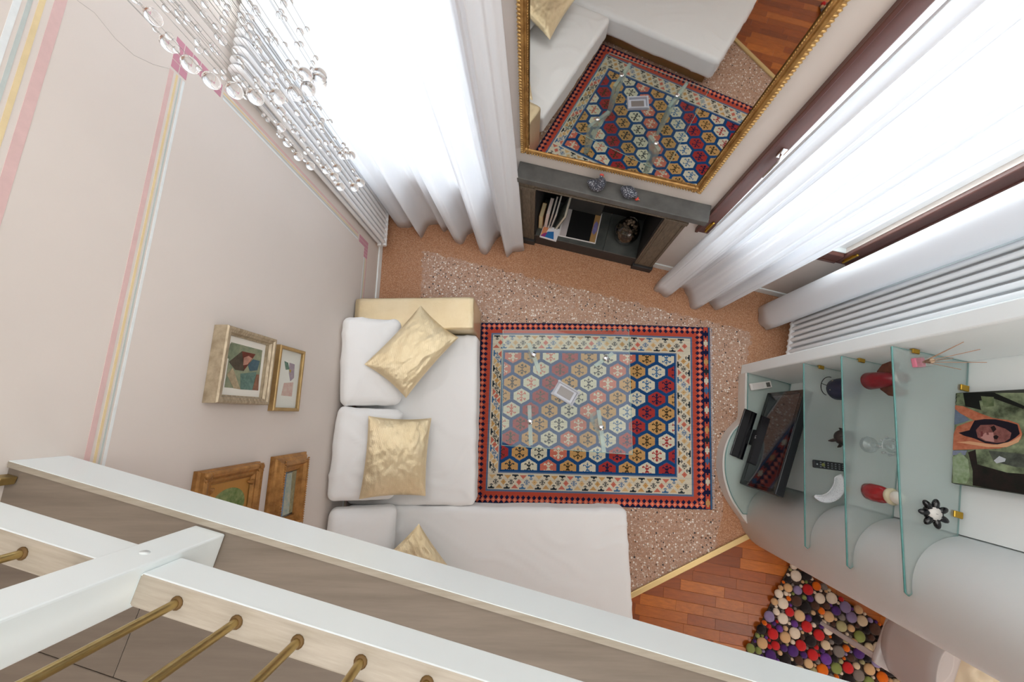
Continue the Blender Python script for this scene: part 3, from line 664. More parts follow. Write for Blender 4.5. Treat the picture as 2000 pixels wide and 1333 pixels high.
for i in range(4):
    (x0, z0, a0, b0), (x1, z1, a1, b1) = cs[i], cs[(i + 1) % 4]; q = len(prof); wfac = 1.0
    V = [(x0 + a0 * s, WN - .002 - d, z0 + b0 * s * 1.32) for s, d in prof] + [(x1 + a1 * s, WN - .002 - d, z1 + b1 * s * 1.32) for s, d in prof]
    F = [(k, k + 1, q + k + 1, q + k) for k in range(q - 1)]
    rail = MB(UNM).add(V, F, False).build('frame_rail', gilt, mi)
    m = MB(UNM); L0 = Vector((x0, 0, z0)); L1 = Vector((x1, 0, z1)); nrep = int((L1 - L0).length / .0165)
    for k in range(nrep):
        p = L0.lerp(L1, (k + .5) / nrep); sx = .011
        off = (.012 if i in (0, 2) else 0); inx = (1 if i == 3 else -1) * .012 if i in (1, 3) else 0; inz = (1 if i == 0 else -1) * .015 if i in (0, 2) else 0
        hor = i in (0, 2)
        m.ball((p.x + inx, WN - .036, p.z + inz), .0085, 6, 4, sc=(.72 if hor else 1.5, 1.0, 1.5 if hor else .72))
    o = m.build('leaf_moulding', gilt_l, rail); o['kind'] = 'stuff'
    m = MB(UNM); nrep = int((L1 - L0).length / .011)
    for k in range(nrep):
        p = L0.lerp(L1, (k + .5) / nrep); inx = (1 if i == 3 else -1) * .0485 if i in (1, 3) else 0; inz = (1 if i == 0 else -1) * .064 if i in (0, 2) else 0
        if ma + .05 < p.x + inx < mb - .05 or not (i in (0, 2)): m.ball((p.x + inx, WN - .038, p.z + inz), .0042, 5, 4)
    if len(m.v): o = m.build('bead_row', gilt, rail); o['kind'] = 'stuff'

# ------------------------------------------------------------------ sofa group
SH = .31
so = thing('sofa', 'white low sofa seat with gold block armrest along the left wall', 'sofa', (-.86, .0, 0), 0)
MB().rbox(-1.335, -.455, -.625, .635, 0, .117, .01, 2).build('base', gold_brown, so)
MB().soft(.468, .632, .097, .035, 64, .010, .0085, 3, T_((-.862, .004, .214)), 5).build('seat_mattress', white_cloth, so)
ar = MB().soft(.462, .130, .2225, .022, 16, .004, .003, 8, T_((-.869, .774, .2245)), 7).build('armrest', gold_m, so)
ch = thing('chaise', 'white low chaise section jutting into the room below the rug', 'chaise', (-.32, -1.05, 0), 0)
MB().rbox(-1.335, .63, -1.45, -.715, 0, .117, .01, 2).build('base', gold_brown, ch)
MB().soft(1.0125, .43, .097, .04, 76, .010, .0080, 11, T_((-.322, -1.066, .214)), 4).build('seat_mattress', white_cloth, ch)
def cushion(M, hx, hy, hz, label, seed, name='back_cushion', grp='white back cushions of the sofa'):
    o = MB().soft(hx, hy, hz, .05, 36, .03, .010, seed, M, 5).build(name, white_cloth); return tag(o, label, 'cushion', grp)
cushion(T_((-1.145, .398, .487)) @ Rm(math.radians(28), 'Y') @ Rm(.05, 'Z'), .205, .315, .078, 'white back cushion beside the gold armrest, under the tilted gold pillow', 21)
cushion(T_((-1.135, -.245, .485)) @ Rm(math.radians(28), 'Y') @ Rm(-.04, 'Z'), .215, .305, .078, 'white back cushion in the sofa corner, behind the upright gold pillow', 33)
cushion(T_((-1.130, -.93, .485)) @ Rm(math.radians(24), 'Y') @ Rm(-.03, 'Z'), .215, .335, .078, 'white back cushion on the chaise against the wall', 47)
def gpillow(M, w, h, label, seed):
    o = MB().pillow(w, h, .115, M, seed, 56, .0055).build('gold_pillow', gold_m); return tag(o, label, 'pillow', 'gold pillows on the sofa')
gpillow(T_((-.83, .475, .515)) @ Rm(math.radians(20), 'Y') @ Rm(math.radians(-38), 'Z'), .37, .585, 'gold pillow lying askew across the cushion beside the armrest', 1)
gpillow(T_((-.900, -.265, .525)) @ Rm(math.radians(27), 'Y') @ Rm(math.radians(-2), 'Z'), .43, .53, 'gold pillow lying straight on the sofa corner cushion', 2)
gpillow(T_((-.72, -1.04, .50)) @ Rm(math.radians(22), 'Y') @ Rm(math.radians(38), 'Z'), .40, .56, 'gold pillow on the chaise half hidden by the white fascia', 5)
#PART3
# ------------------------------------------------------------------ kilim rug: woven colour cells
def kilim():
    NXC, NYC, c = 388, 293, .005
    K = dict(navy=L(30, 34, 66), orange=L(188, 80, 62), lt=L(218, 112, 88), dot=L(240, 166, 134), steel=L(96, 116, 146), cream=L(214, 205, 184), blue=L(30, 72, 122), tan=L(196, 152, 96), salmon=L(198, 112, 94), red=L(158, 52, 54), dark=L(42, 50, 56), cream2=L(212, 206, 184), midblue=L(70, 110, 150), brown=L(66, 56, 40), brick=L(164, 56, 52), ltan=L(212, 176, 126))
    I = np.zeros((NYC, NXC, 4), np.float32); I[...] = K['orange']
    def rect(x0, x1, y0, y1, col): I[max(0, y0):max(0, y1), max(0, x0):max(0, x1)] = K[col]
    # y runs from the top edge of the rug (window side) downwards
    def diamonds(horizontal, lo, hi, at0, flip):
        """navy edge with orange diamonds, then navy half diamonds on the orange ground"""
        for i in range(lo, hi):
            ph = (i % 9) - 4
            for d in range(18):
                dd = d if not flip else -d
                if d < 7: col = 'navy'
                else: col = None
                r = abs(ph) + abs(d - 5) * 1.0
                if r <= 4: col = 'lt' if r > 1.5 else 'dot'
                ph2 = ((i + 4) % 9) - 4; r2 = abs(ph2) * 1.0 + abs(d - 9)
                if 7 <= d and r2 <= 3.6: col = 'navy'
                if col:
                    if horizontal: I[at0 + dd, i] = K[col]
                    else: I[i, at0 + dd] = K[col]
    X0, X1 = 0, 377; rect(0, 388, 0, 293, 'orange')
    diamonds(True, 0, X1, 0, False); diamonds(True, 0, X1, NYC - 1, True)
    diamonds(False, 6, NYC - 6, 0, False); diamonds(False, 6, NYC - 6, X1 - 1, True)
    rect(18, X1 - 18, 18, NYC - 18, 'steel'); rect(21, X1 - 21, 21, NYC - 21, 'cream')
    FX0, FX1, FY0, FY1 = 40, 331, 49, 245
    # motif band: slanting rows of crosses, tan and salmon bars
    CRS = ['##########.', '###########', '.#.#####.#.', '....###....', '.....#.....', '...#.#.#...', '...#####...', '.....#.....']
    PLUS = ['....#....', '..#.#.#..', '..#####..', '#...#...#', '#########', '#...#...#', '..#####..', '..#.#.#..', '....#....']
    def stamp(pat, cx, cy, col, tr, flip=False, hor=True):
        P = pat[::-1] if flip else pat
        for j, row in enumerate(P):
            for i, chh in enumerate(row):
                if chh == '#':
                    x = i - len(row) // 2; y = j - len(P) // 2
                    X, Y = (cx + x, cy + y) if hor else (cx + y, cy + x)
                    if 0 <= Y < NYC and 0 <= X < NXC: I[Y, X] = K[col]
    TRI = ['###########', '.#########.', '..#######..', '...#####...', '....###....', '.....#.....']; DIA = ['....#....', '...###...', '..#####..', '.#######.', '#########', '.#######.', '..#####..', '...###...', '....#....']
    cyc = ['dark', 'tan', 'dark', 'salmon', 'midblue', 'ltan']
    def band(a0, a1, b0, b1, hor, ph=0, rev=False):
        w = b1 - b0; k = ph; x = a0 + 6
        p = 13; q = w / 2
        i = 0; x = a0 - 2 * p
        while x < a1 + 2 * p:
            col = cyc[(i + ph) % 6]; cross = col in ('dark', 'midblue')
            for lvl in (0, 1, 2):
                cx = x + (1 - lvl) * 7 * (-1 if rev else 1); cyy = b0 + 5 + lvl * (w - 10) / 2
                if not (a0 + 4 <= cx <= a1 - 5): continue
                pat = (PLUS if lvl == 1 else CRS) if cross else (DIA if lvl == 1 else TRI)
                X, Y = (int(round(cx)), int(round(cyy))) if hor else (int(round(cyy)), int(round(cx)))
                stamp(pat, X, Y, col, None, lvl == 2, hor)
                if lvl == 1 and not cross: I[Y, X] = K['brown' if col != 'salmon' else 'red']
            x += p; i += 1
    band(21, X1 - 21, 21, FY0 - 3, True, 0); band(21, X1 - 21, FY1 + 3, NYC - 21, True, 3)
    # side bands are narrower
    PLUSs = PLUS
    band(FY0 - 2, FY1 + 4, 22, FX0 - 1, False, 1, True); band(FY0 - 2, FY1 + 4, FX1 + 2, X1 - 21, False, 4, True)
    rect(FX0 - 3, FX1 + 3, FY0 - 3, FY1 + 3, 'cream'); rect(FX0 - 2, FX1 + 2, FY0 - 2, FY1 + 2, 'steel'); rect(FX0, FX1, FY0, FY1, 'blue')
    MOT = ['.......#.......', '......###......', '..#...###...#..', '.####..#..####.', '.##.##.#.##.##.', '.....#####.....', '......###......', '.......#.......', '......###......', '.....#####.....', '.##.##.#.##.##.', '.####..#..####.', '..#...###...#..', '......###......', '.......#.......']
    seq = {-1: ('salmon', 'cream2'), 0: ('tan', 'brown'), 1: ('cream2', 'salmon'), 2: ('red', 'brown'), 3: ('tan', 'dark'), 4: ('cream2', 'dark'), 5: ('salmon', 'cream2'), 6: ('tan', 'brown'), 7: ('cream2', 'midblue'), 8: ('brick', 'navy'), 9: ('tan', 'brown'), 10: ('cream2', 'red'), 11: ('red', 'navy'), 12: ('tan', 'brown')}
    SX, SY = 32.4, 22.5; HW, HH, SV = 13.5, 12.7, 5.2
    for r in range(9):
        off = 0 if r % 2 == 0 else -.5
        for q in range(10):
            p = q + off
            if p > 8.6: continue
            idx = int(round(p + (r - 2) / 2)); cx = FX0 + 16.5 + p * SX; cyy = FY0 + 8.0 + r * SY
            g, mcol = seq[max(-1, min(12, idx))]
            for Y in range(int(cyy - 15), int(cyy + 16)):
                for X in range(int(cx - 16), int(cx + 17)):
                    if not (FX0 + 2 <= X < FX1 - 2 and FY0 + 3 <= Y < FY1 - 3): continue
                    dx, dy = abs(X - cx), abs(Y - cyy)
                    if dx <= HW and dy <= HH - (HH - SV) * dx / HW:
                        mi_, mj = int(round((X - cx) * .86)) + 7, int(round((Y - cyy) * .82)) + 7
                        inn = dx <= HW - 3 and dy <= HH - 3 - (HH - SV) * dx / HW + 1.2
                        I[Y, X] = K[mcol] if inn and 0 <= mi_ < 15 and 0 <= mj < 15 and MOT[mj][mi_] == '#' else K[g]
    # end strip
    rect(X1, 388, 0, NYC, 'navy'); rect(X1 + 1, X1 + 8, 0, NYC, 'orange')
    for i, y in enumerate(range(6, NYC - 8, 16)):
        col = ['navy', 'cream2', 'navy', 'tan', 'dark', 'cream2', 'midblue'][i % 7]
        rect(X1 + 3, X1 + 6, y, y + 12, col); rect(X1 + 1, X1 + 8, y + 3, y + 9, col)
    rect(X1 + 8, X1 + 9, 0, NYC, 'navy'); rect(X1 + 9, 388, 0, NYC, 'midblue')
    I[..., :3] *= (1 + .10 * (rng.random((NYC, NXC, 1)) - .5)) * (1 + .05 * rng.standard_normal((NYC, 1, 1)))
    # corners of the laid rug (slightly out of square, as it lies)
    TL, TR, BR, BL = (-.402, .806), (1.541, .744), (1.412, -.700), (-.436, -.668)
    gx = np.linspace(0, 1, NXC + 1); gy = np.linspace(0, 1, NYC + 1); u, v = np.meshgrid(gx, gy)
    bow = .012 * np.sin(np.pi * u) * (1 - v)
    xs = (1 - u) * (1 - v) * TL[0] + u * (1 - v) * TR[0] + u * v * BR[0] + (1 - u) * v * BL[0]
    ys = (1 - u) * (1 - v) * TL[1] + u * (1 - v) * TR[1] + u * v * BR[1] + (1 - u) * v * BL[1] + bow
    zs_ = .0055 + .0012 * np.sin(u * 23 + v * 5) * np.sin(v * 17)
    V = np.stack([xs, ys, zs_], -1).reshape(-1, 3); i, j = np.meshgrid(np.arange(NXC), np.arange(NYC)); a = (j * (NXC + 1) + i).ravel()
    F = np.stack([a, a + NXC + 1, a + NXC + 2, a + 1], -1)
    me = bpy.data.meshes.new('kilim_rug'); me.vertices.add(len(V)); me.vertices.foreach_set('co', V.ravel().astype(np.float32))
    me.loops.add(F.size); me.loops.foreach_set('vertex_index', F.ravel().astype(np.int32)); me.polygons.add(len(F))
    me.polygons.foreach_set('loop_start', np.arange(0, F.size, 4, dtype=np.int32)); me.polygons.foreach_set('loop_total', np.full(len(F), 4, np.int32))
    me.update(calc_edges=True)
    ca = me.color_attributes.new('weave', 'FLOAT_COLOR', 'CORNER'); ca.data.foreach_set('color', np.repeat(I.reshape(-1, 4), 4, 0).ravel())
    m = NT('woven_wool'); at_ = m.n('ShaderNodeAttribute', attribute_name='weave'); m.l(at_.outputs['Color'], m.b.inputs['Base Color'])
    m.b.inputs['Roughness'].default_value = .95; m.b.inputs['Specular IOR Level'].default_value = .1; m.bump(m.noise(m.coord('Object', (1, 3, 1)), 260, 2), .25, .003)
    me.materials.append(m.m); o = bpy.data.objects.new('kilim_rug', me); COL.objects.link(o)
    tag(o, 'flat-woven kilim rug with rows of coloured hexagons on blue under the glass table', 'rug')
    MATX[o.name] = Matrix.Identity(4); e = MB()
    pts = [Vector((*p, .003)) for p in (TL, TR, BR, BL)]
    for k in range(4): e.tube([pts[k], pts[(k + 1) % 4]], .003, 6)
    e.build('hem', pm('rug_hem', L(34, 38, 70), .95), o)
    e = MB(); d = (pts[2] - pts[1])
    for k in range(180):
        p = pts[1] + d * ((k + .5) / 180); ln = .016 + .010 * random.random(); e.tube([p, p + Vector((ln, (random.random() - .5) * .006, -.001))], .0016, 4)
    f = e.build('fringe', pm('rug_fringe', L(206, 212, 222), .95), o); f['kind'] = 'stuff'
kilim()

# ------------------------------------------------------------------ glass coffee table with tray
TH = .37; LEGM = cut_glass('fin_glass', L(206, 228, 222), .36, .05)
tb = thing('coffee_table', 'square clear glass coffee table with four glass fin legs on the rug', 'table', (.29, .21, 0), 0)
MB().prism([(-.19, .655), (.765, .648), (.735, -.262), (-.195, -.20)], TH - .010, TH).build('glass_top', table_glass, tb)
eg = MB(); q = [(-.19, .655), (.765, .648), (.735, -.262), (-.195, -.20)]
for k in range(4): eg.tube([(*q[k], TH - .005), (*q[(k + 1) % 4], TH - .005)], .0022, 6)
eg.build('polished_edge', pm('polished_edge', L(150, 186, 178), .1, spec=.8), tb)
for (x0, y0), (x1, y1) in (((.009, .555), (.088, .330)), ((.640, .470), (.500, .375)), ((.008, .085), (.016, -.200)), ((.512, .050), (.540, -.250))):
    d = Vector((x1 - x0, y1 - y0, 0)); ln = d.length; an = math.atan2(d.y, d.x); M = T_((x0, y0, .0085)) @ Rm(an, 'Z')
    top = TH - .012 - .0085
    outl = [(0, top), (.010, top * .55), (ln * .10, .0), (ln * .30, .0), (ln * .42, top * .38), (ln * .62, top * .72), (ln, top - .012), (ln, top)]
    MB(M @ Rm(PI / 2, 'X')).prism([(p[0], p[1]) for p in outl], -.014, .014).build('glass_fin_leg', LEGM, tb)
    c = Vector((x0, y0, TH)) + d * .42
    MB().lathe([(.0001, .001), (.019, .001), (.021, .003), (.019, .007), (.0001, .008)], 20, T_((c.x, c.y, TH))).build('clamp_disc', chrome, tb)
tr = MB(T_((.272, .172, TH)) @ Rm(math.radians(-31), 'Z'))
w, h = .175, .118
def ringp(s0, s1, z0, z1):
    V = []; 
    for (s, z) in ((s0, z0), (s1, z1)): V += [(-w / 2 * s, -h / 2 * s, z), (w / 2 * s, -h / 2 * s, z), (w / 2 * s, h / 2 * s, z), (-w / 2 * s, h / 2 * s, z)]
    return V
Q4 = [(0, 1, 5, 4), (1, 2, 6, 5), (2, 3, 7, 6), (3, 0, 4, 7)]
tr.rbox(-w / 2 * .86, w / 2 * .86, -h / 2 * .86, h / 2 * .86, .0005, .010, .003, 1)
for k in range(26):
    s = -.5 + k / 25
    for y in (-h / 2, h / 2): tr.rbox(s * w - .0028, s * w + .0028, y - .013 if y > 0 else y, y if y > 0 else y + .013, .004, .034, .0012, 1)
for k in range(17):
    s = -.5 + k / 16
    for x in (-w / 2, w / 2): tr.rbox(x - .013 if x > 0 else x, x if x > 0 else x + .013, s * h - .0028, s * h + .0028, .004, .034, .0012, 1)
tr.rbox(-w / 2 + .006, w / 2 - .006, -h / 2 + .004, h / 2 - .004, .0009, .006, .002, 1)
tro = thing('crystal_tray', 'ribbed rectangular crystal dish in the middle of the glass table', 'dish', (.272, .172, TH), math.radians(-31))
tr.build('ribbed_dish', cut_glass('ribbed_crystal', L(232, 234, 244), .62), tro)
MB(mat_of(tro)).rbox(-w / 2 * .62, w / 2 * .62, -h / 2 * .55, h / 2 * .55, .0102, .0125, .001, 1).build('cut_panel', cut_glass('cut_panel_glass', L(150, 142, 138), .7), tro)
# ------------------------------------------------------------------ display niche: plinth, glass shelves, clips
PZ = .10; SZ = [.112, .741, 1.031, 1.324]
unit = thing('shelf_niche', 'built-in niche with curved white plinth and four frosted glass shelves', 'shelves', (1.8, -.1, 0), 0)
front = catmull([(1.738, .345, 0), (1.712, .17, 0), (1.686, .0, 0), (1.640, -.052, 0), (1.575, -.115, 0), (1.525, -.195, 0), (1.492, -.29, 0), (1.478, -.40, 0), (1.486, -.50, 0), (1.512, -.60, 0), (1.560, -.69, 0), (1.63, -.80, 0)], 6)
n0 = un(1.925, .78); 
backp = [Vector((CC.x - .20, CC.y - .11, 0)), Vector((CC.x, CC.y + .1, 0)), un(1.92, .02), un(1.92, .800), un(1.606, .800)]
MB().prism([(p.x, p.y) for p in front] + [(p.x, p.y) for p in backp], 0, PZ, smooth=False).build('plinth', pm('plinth_white', L(226, 222, 216), .5), unit)
arc = [(1.611, -.744), (1.63, -.68), (1.677, -.599), (1.734, -.55), (1.792, -.52), (1.851, -.503)]
arcs = catmull([(x, y, 0) for x, y in arc], 5)
side = [Vector((1.741, .333, 0)), un(1.924, .800)]; 
poly = [(1.741, .330), (1.588, -.730)] + [(p.x, p.y) for p in arcs] + [tuple(un(1.926, .01))[:2], tuple(un(1.926, .799))[:2]]
poly = [(1.741, .330), (1.5885, -.730), (1.600, -.742)] + [(p.x, p.y) for p in arcs[1:]] + [tuple(un(1.926, .799))[:2]]
for k, z in enumerate(SZ):
    pk = poly if k else [(p.x + .016, p.y + .002) for p in front[:-5]] + [(p.x, p.y) for p in arcs[3:]] + [tuple(un(1.924, .798))[:2]]
    sm = MB().prism(pk, z - .009, z).build('glass_shelf', frost, unit)
    e = MB(); pts = [Vector((x, y, z - .0045)) for x, y in pk]
    for j in range(len(pts)): e.tube([pts[j], pts[(j + 1) % len(pts)]], .0042 if j in (0,) else .003, 6)
    e.build('polished_edge', edge_glass, sm)
    if k:
        for (u, n) in ((1.69, .796), (1.922, .67), (1.922, .10)):
            c = un(u, n); m = MB(T_((c.x, c.y, z)) @ UNM); m.rbox(-.016, .016, -.018 if n > .7 else -.016, .004 if n > .7 else .016, -.014, .006, .002, 1) if n > .7 else m.rbox(-.030, .006, -.014, .014, -.014, .006, .002, 1)
            m.build('shelf_clip', gold_clip, sm)
E1 = .0006
# television
s0 = at(1500, 768, .165); s1 = at(1445, 945, .165); dv = (s1 - s0); tw = dv.length; mid = (s0 + s1) / 2
ta = math.atan2(dv.y, dv.x)            # local x along the screen (towards the column), local y away from the viewer
TM = T_((mid.x, mid.y, SZ[0] + E1)) @ Rm(ta, 'Z')
tv = thing('television', 'black flat-screen television with a low stand on the niche floor', 'television', TM.translation, ta)
zb, zt = .052, .452
MB(TM).rbox(-tw / 2, tw / 2, 0, .055, zb, zt, .006, 2).build('casing', black_matt, tv)
MB(TM).rbox(-tw / 2 + .002, tw / 2 - .002, -.004, .002, zb + .002, zt - .002, .002, 1).build('bezel', black_gloss, tv)
MB(TM).box(-tw / 2 + .030, tw / 2 - .030, -.0052, -.0038, zb + .045, zt - .030).build('screen', pm('screen', L(22, 24, 34), .06, spec=.9), tv)
fr = MB(TM); 
for a, b, c, d in ((-tw / 2 + .028, -tw / 2 + .031, zb + .045, zt - .05), (tw / 2 - .031, tw / 2 - .028, zb + .06, zt - .03), (-tw / 2 + .05, -.11, zb + .04, zb + .043), (.12, tw / 2 - .04, zb + .04, zb + .043)): fr.box(a, b, -.0064, -.005, c, d)
fr.build('bezel_line', black_matt, tv)
MB(TM).rbox(-.19, .19, -.105, -.008, 0, .014, .004, 2).build('stand', black_gloss, tv)
MB(TM).rbox(-.06, .06, -.005, .05, .012, .07, .006, 2).build('stand_neck', black_matt, tv)
lg = MB(TM); lg.tube([(-.012, -.0048, .070), (-.012, -.0048, .082)], .0012, 5); lg.tube([(-.012, -.0048, .070), (-.004, -.0048, .070)], .0012, 5)
lg.tube([(.008, -.0048, .082), (.001, -.0048, .080), (.001, -.0048, .072), (.008, -.0048, .070), (.008, -.0048, .076), (.005, -.0048, .076)], .0012, 5)
o = lg.build('emblem', pm('silver_print', L(210, 212, 216), .3, .4), tv); o['kind'] = 'stuff'
# small things on the shelves
def remote(loc, rz, ln, w, c, label, cat, screen=False, rows=8):
    t = thing('remote_control', label, cat, loc, rz); M = mat_of(t)
    MB(M).rbox(-ln / 2, ln / 2, -w / 2, w / 2, .0008, .019, .006, 3).build('case', c, t)
    if screen:
        MB(M).rbox(ln * .24, ln * .42, -w * .32, w * .32, .0185, .0198, .0006, 1).build('display', pm('lcd', L(92, 92, 88), .2), t); MB(M).rbox(-ln * .40, ln * .12, -w * .36, w * .36, .0185, .0200, .0008, 1).build('flap', pm('flap_white', L(226, 222, 218), .4), t)
    else:
        src = None; gl = pm('key_grey', L(120, 124, 128), .5); 
        for i in range(rows):
            for j in range(3):
                M2 = T_((-ln * .32 + ln * .72 * i / (rows - 1), -w * .27 + w * .27 * j, .0192))
                if src is None: src = MB(M).rbox(-.0042, .0042, -.0032, .0032, -.001, .0015, .0008, 1).build('button', gl, t); src.matrix_local = M2
                else: inst(src, t, M2)
        MB(M).lathe([(.010, .018), (.010, .0208), (.0001, .021)], 16, T_((-ln * .25, 0, 0))).build('navigation_ring', pm('key_olive', L(120, 124, 66), .5), t)
        MB(M).lathe([(.004, .018), (.004, .0212), (.0001, .0214)], 10, T_((-ln * .42, 0, 0))).build('power_key', pm('key_silver', L(170, 174, 178), .4), t)
    return t
p = at(1484, 754, SZ[0]); remote(p + Vector((0, 0, E1)), math.radians(8), .165, .055, pm('remote_white', L(232, 230, 226), .4), 'white air-conditioning remote with small display beside the television', 'remote', True)
a, b = at(1589, 906, SZ[1]), at(1652, 914, SZ[1]); remote((a + b) / 2 + Vector((0, 0, E1)), math.atan2((b - a).y, (b - a).x), .205, .046, black_matt, 'long black remote control lying on the lowest raised glass shelf', 'remote')
# dark domed bell with wire hoop
p = at(1640, 761, SZ[1] + .03); t = thing('domed_lantern', 'small dark blue domed lantern with wire hoop on the glass shelf', 'lantern', (p.x, p.y, SZ[1]), ta); M = mat_of(t)
dk = pm('dark_blue_metal', L(44, 46, 70), .4, .3)
MB(M).lathe([(.058, .0008), (.064, .01), (.067, .05), (.062, .09), (.050, .125), (.034, .15), (.018, .166), (.0001, .170)], 26).build('dome', dk, t)
MB(M).tube([(-.066 * cos(a) * .9, -.052 - .045 * sin(a), .012) for a in [PI * i / 16 for i in range(17)]], .0022, 6).build('wire_hoop', pm('black_wire', L(30, 30, 36), .4, .6), t)
MB(M).tube([(0, -.062, .012), (0, -.097, .012)], .0018, 6).build('wire_spoke', pm('black_wire2', L(30, 30, 36), .4, .6), t)
for x in (-.03, .028): MB(M).ball((x, -.056, .040), .0055, 8, 6).build('rivet', pm('rivet', L(206, 196, 176), .3, .5), t)
# brown three-legged pot
p = at(1640, 855, SZ[1] + .02); t = thing('footed_pot', 'small dark brown footed pot with wire handle on the glass shelf', 'pot', (p.x, p.y, SZ[1]), 0); M = mat_of(t); bw = pm('dark_brown_ceramic', L(62, 50, 48), .45, var=.3, vs=30)
MB(M).lathe([(.02, .022), (.040, .026), (.048, .050), (.046, .076), (.036, .088), (.032, .088), (.038, .074), (.0001, .040)], 22).build('body', bw, t)
for a in (3.5, 4.6, 1.2): MB(M).tube([(.032 * cos(a), .032 * sin(a), .034), (.052 * cos(a), .052 * sin(a), .016), (.058 * cos(a), .058 * sin(a), .0012)], [.011, .008, .003], 8).build('foot', bw, t)
MB(M).tube([(.046 * cos(a), .02 + .012 * cos(a), .084 + .04 * sin(a)) for a in [PI * i / 12 for i in range(13)]], .002, 6).build('wire_handle', pm('black_wire3', L(40, 36, 40), .4, .6), t)
# speckled crescent dish
p = at(1624, 962, SZ[1]); t = thing('crescent_dish', 'white speckled crescent-shaped dish on the glass shelf', 'dish', (p.x, p.y, SZ[1]), math.radians(38)); M = mat_of(t)
sp = NT('speckled_white'); v = sp.vor(sp.coord('Object'), 160); f = sp.math('LESS_THAN', v.outputs['Distance'], .2); sp.l(sp.mix(f, L(236, 236, 240), L(150, 140, 156)), sp.b.inputs['Base Color']); sp.b.inputs['Roughness'].default_value = .35
def cres(a, b):
    th = -PI * .48 + PI * .96 * a; w = .052 * sin(PI * min(1, max(0, .04 + a * .80))) ** .7; r = .095 - w * (1 - b) * 1.15; q = (b - .4) ** 2
    return (r * sin(th) * 1.12, .055 - r * cos(th) * .95, .0095 + .050 * q * (1 - .2 * a))
o = MB(M).grid(cres, 28, 8).build('bowl', sp.m, t); so_ = o.modifiers.new('thick', 'SOLIDIFY'); so_.thickness = .004; so_.offset = 1
# red robed figurines
red_m = pm('red_glaze', L(168, 26, 34), .22, var=.25, vs=14, coat=.5); ivory = pm('ivory_glaze', L(238, 232, 222), .3); brown_g = pm('brown_glaze', L(118, 62, 40), .35, var=.4, vs=24, c2=L(64, 30, 24))
p = at(1700, 962, SZ[2] + .03); t = thing('red_figurine', 'red glazed figurine with a white egg-shaped head on the glass shelf', 'figurine', (p.x + .006, p.y, SZ[2]), 0); M = mat_of(t)
MB(M).lathe([(.030, .0008), (.040, .008), (.044, .04), (.042, .085), (.034, .115), (.022, .130), (.0001, .134)], 24, None, 0, True, .85, 1).build('robe', red_m, t)
MB(M).lathe([(.028, .122), (.038, .130), (.040, .142), (.030, .148)], 22, None, 0, True, .9, 1).build('collar', pm('cream_glaze', L(214, 202, 170), .35), t)
MB(M).ball((0, 0, .168), .030, 18, 12, None, 0, (.9, 1, 1.1)).build('head', ivory, t)
p = at(1703, 742, SZ[2] + .03); t = thing('angel_figurine', 'red robed figurine with brown wings and pale head on the glass shelf', 'figurine', (p.x + .004, p.y - .006, SZ[2]), 0); M = mat_of(t)
MB(M).lathe([(.036, .0008), (.046, .008), (.043, .06), (.036, .11), (.026, .15), (.0001, .162)], 24).build('robe', pm('dark_red_glaze', L(136, 24, 36), .28, var=.3, vs=14), t)
for s in (1, -1):
    P = [(0, 0), (.022, .0), (.056, .03), (.066, .075), (.050, .115), (.018, .105), (0, .085)]
    MB(M @ T_((.012, .026 * s, .050)) @ Rm(math.radians(78 * s), 'Z') @ Rm(PI / 2, 'X')).prism(P, -.005, .005).build('wing', brown_g, t)
MB(M).ball((0, 0, .182), .027, 16, 12).build('head', ivory, t); MB(M).lathe([(.030, .182), (.029, .196), (.018, .210), (.0001, .214)], 16, T_((.004, 0, 0))).build('hood', brown_g, t)
# crystal candlestick
p = at(1692, 869, SZ[2]); t = thing('crystal_candlestick', 'clear crystal candlestick with a dripping scalloped top on the glass shelf', 'candlestick', (p.x + .004, p.y, SZ[2]), 0); M = mat_of(t)
cg = clear_glass('candlestick_crystal', (.93, .95, .96, 1), .42, .08)
MB(M).lathe([(.040, .0008), (.042, .008), (.040, .022), (.028, .028), (.014, .034), (.010, .05), (.014, .066), (.009, .082), (.009, .11), (.016, .122), (.030, .128), (.032, .134), (.014, .136), (.014, .152), (.0001, .152)], 12, None, 0, False).build('stem', cg, t)
dr = None
for k in range(8):
    a = 2 * PI * k / 8
    if dr is None: dr = MB(M).lathe([(.0001, -.026), (.007, -.016), (.006, -.008), (.0015, 0), (.0001, .001)], 8, None, 0, False).build('drop', cg, t); dr.matrix_local = T_((.042 * cos(a), .042 * sin(a), .132))
    else: inst(dr, t, T_((.042 * cos(a), .042 * sin(a), .132)))
MB(M).tube([(.042 * cos(a), .042 * sin(a), .133) for a in [2 * PI * i / 24 for i in range(25)]], .003, 6).build('drop_ring', cg, t)
# scent diffuser
p = at(1783, 708, SZ[3]); t = thing('reed_diffuser', 'pink scent diffuser bottle with reeds on the top glass shelf', 'diffuser', (p.x + .012, p.y - .004, SZ[3]), 0); M = mat_of(t)
MB(M).rbox(-.022, .022, -.022, .022, .0008, .024, .004, 2).build('pink_oil', pm('pink_oil', L(236, 134, 160), .2, coat=.4), t)
MB(M).rbox(-.0225, .0225, -.0225, .0225, .0245, .052, .004, 2).build('bottle', clear_glass('bottle_glass', (.94, .95, .94, 1), .3), t)
MB(M).lathe([(.009, .052), (.009, .070), (.011, .071), (.011, .076), (.007, .076)], 14).build('neck', pm('cork', L(196, 168, 140), .7), t)
for k in range(6):
    a = -.5 + k * .95; MB(M).tube([(0, 0, .03), (.018 * cos(a), .018 * sin(a), .085), (.062 * cos(a), .062 * sin(a), .225 - .012 * (k % 3))], .0016, 6).build('reed', pm('reed', L(196, 158, 132), .7), t)
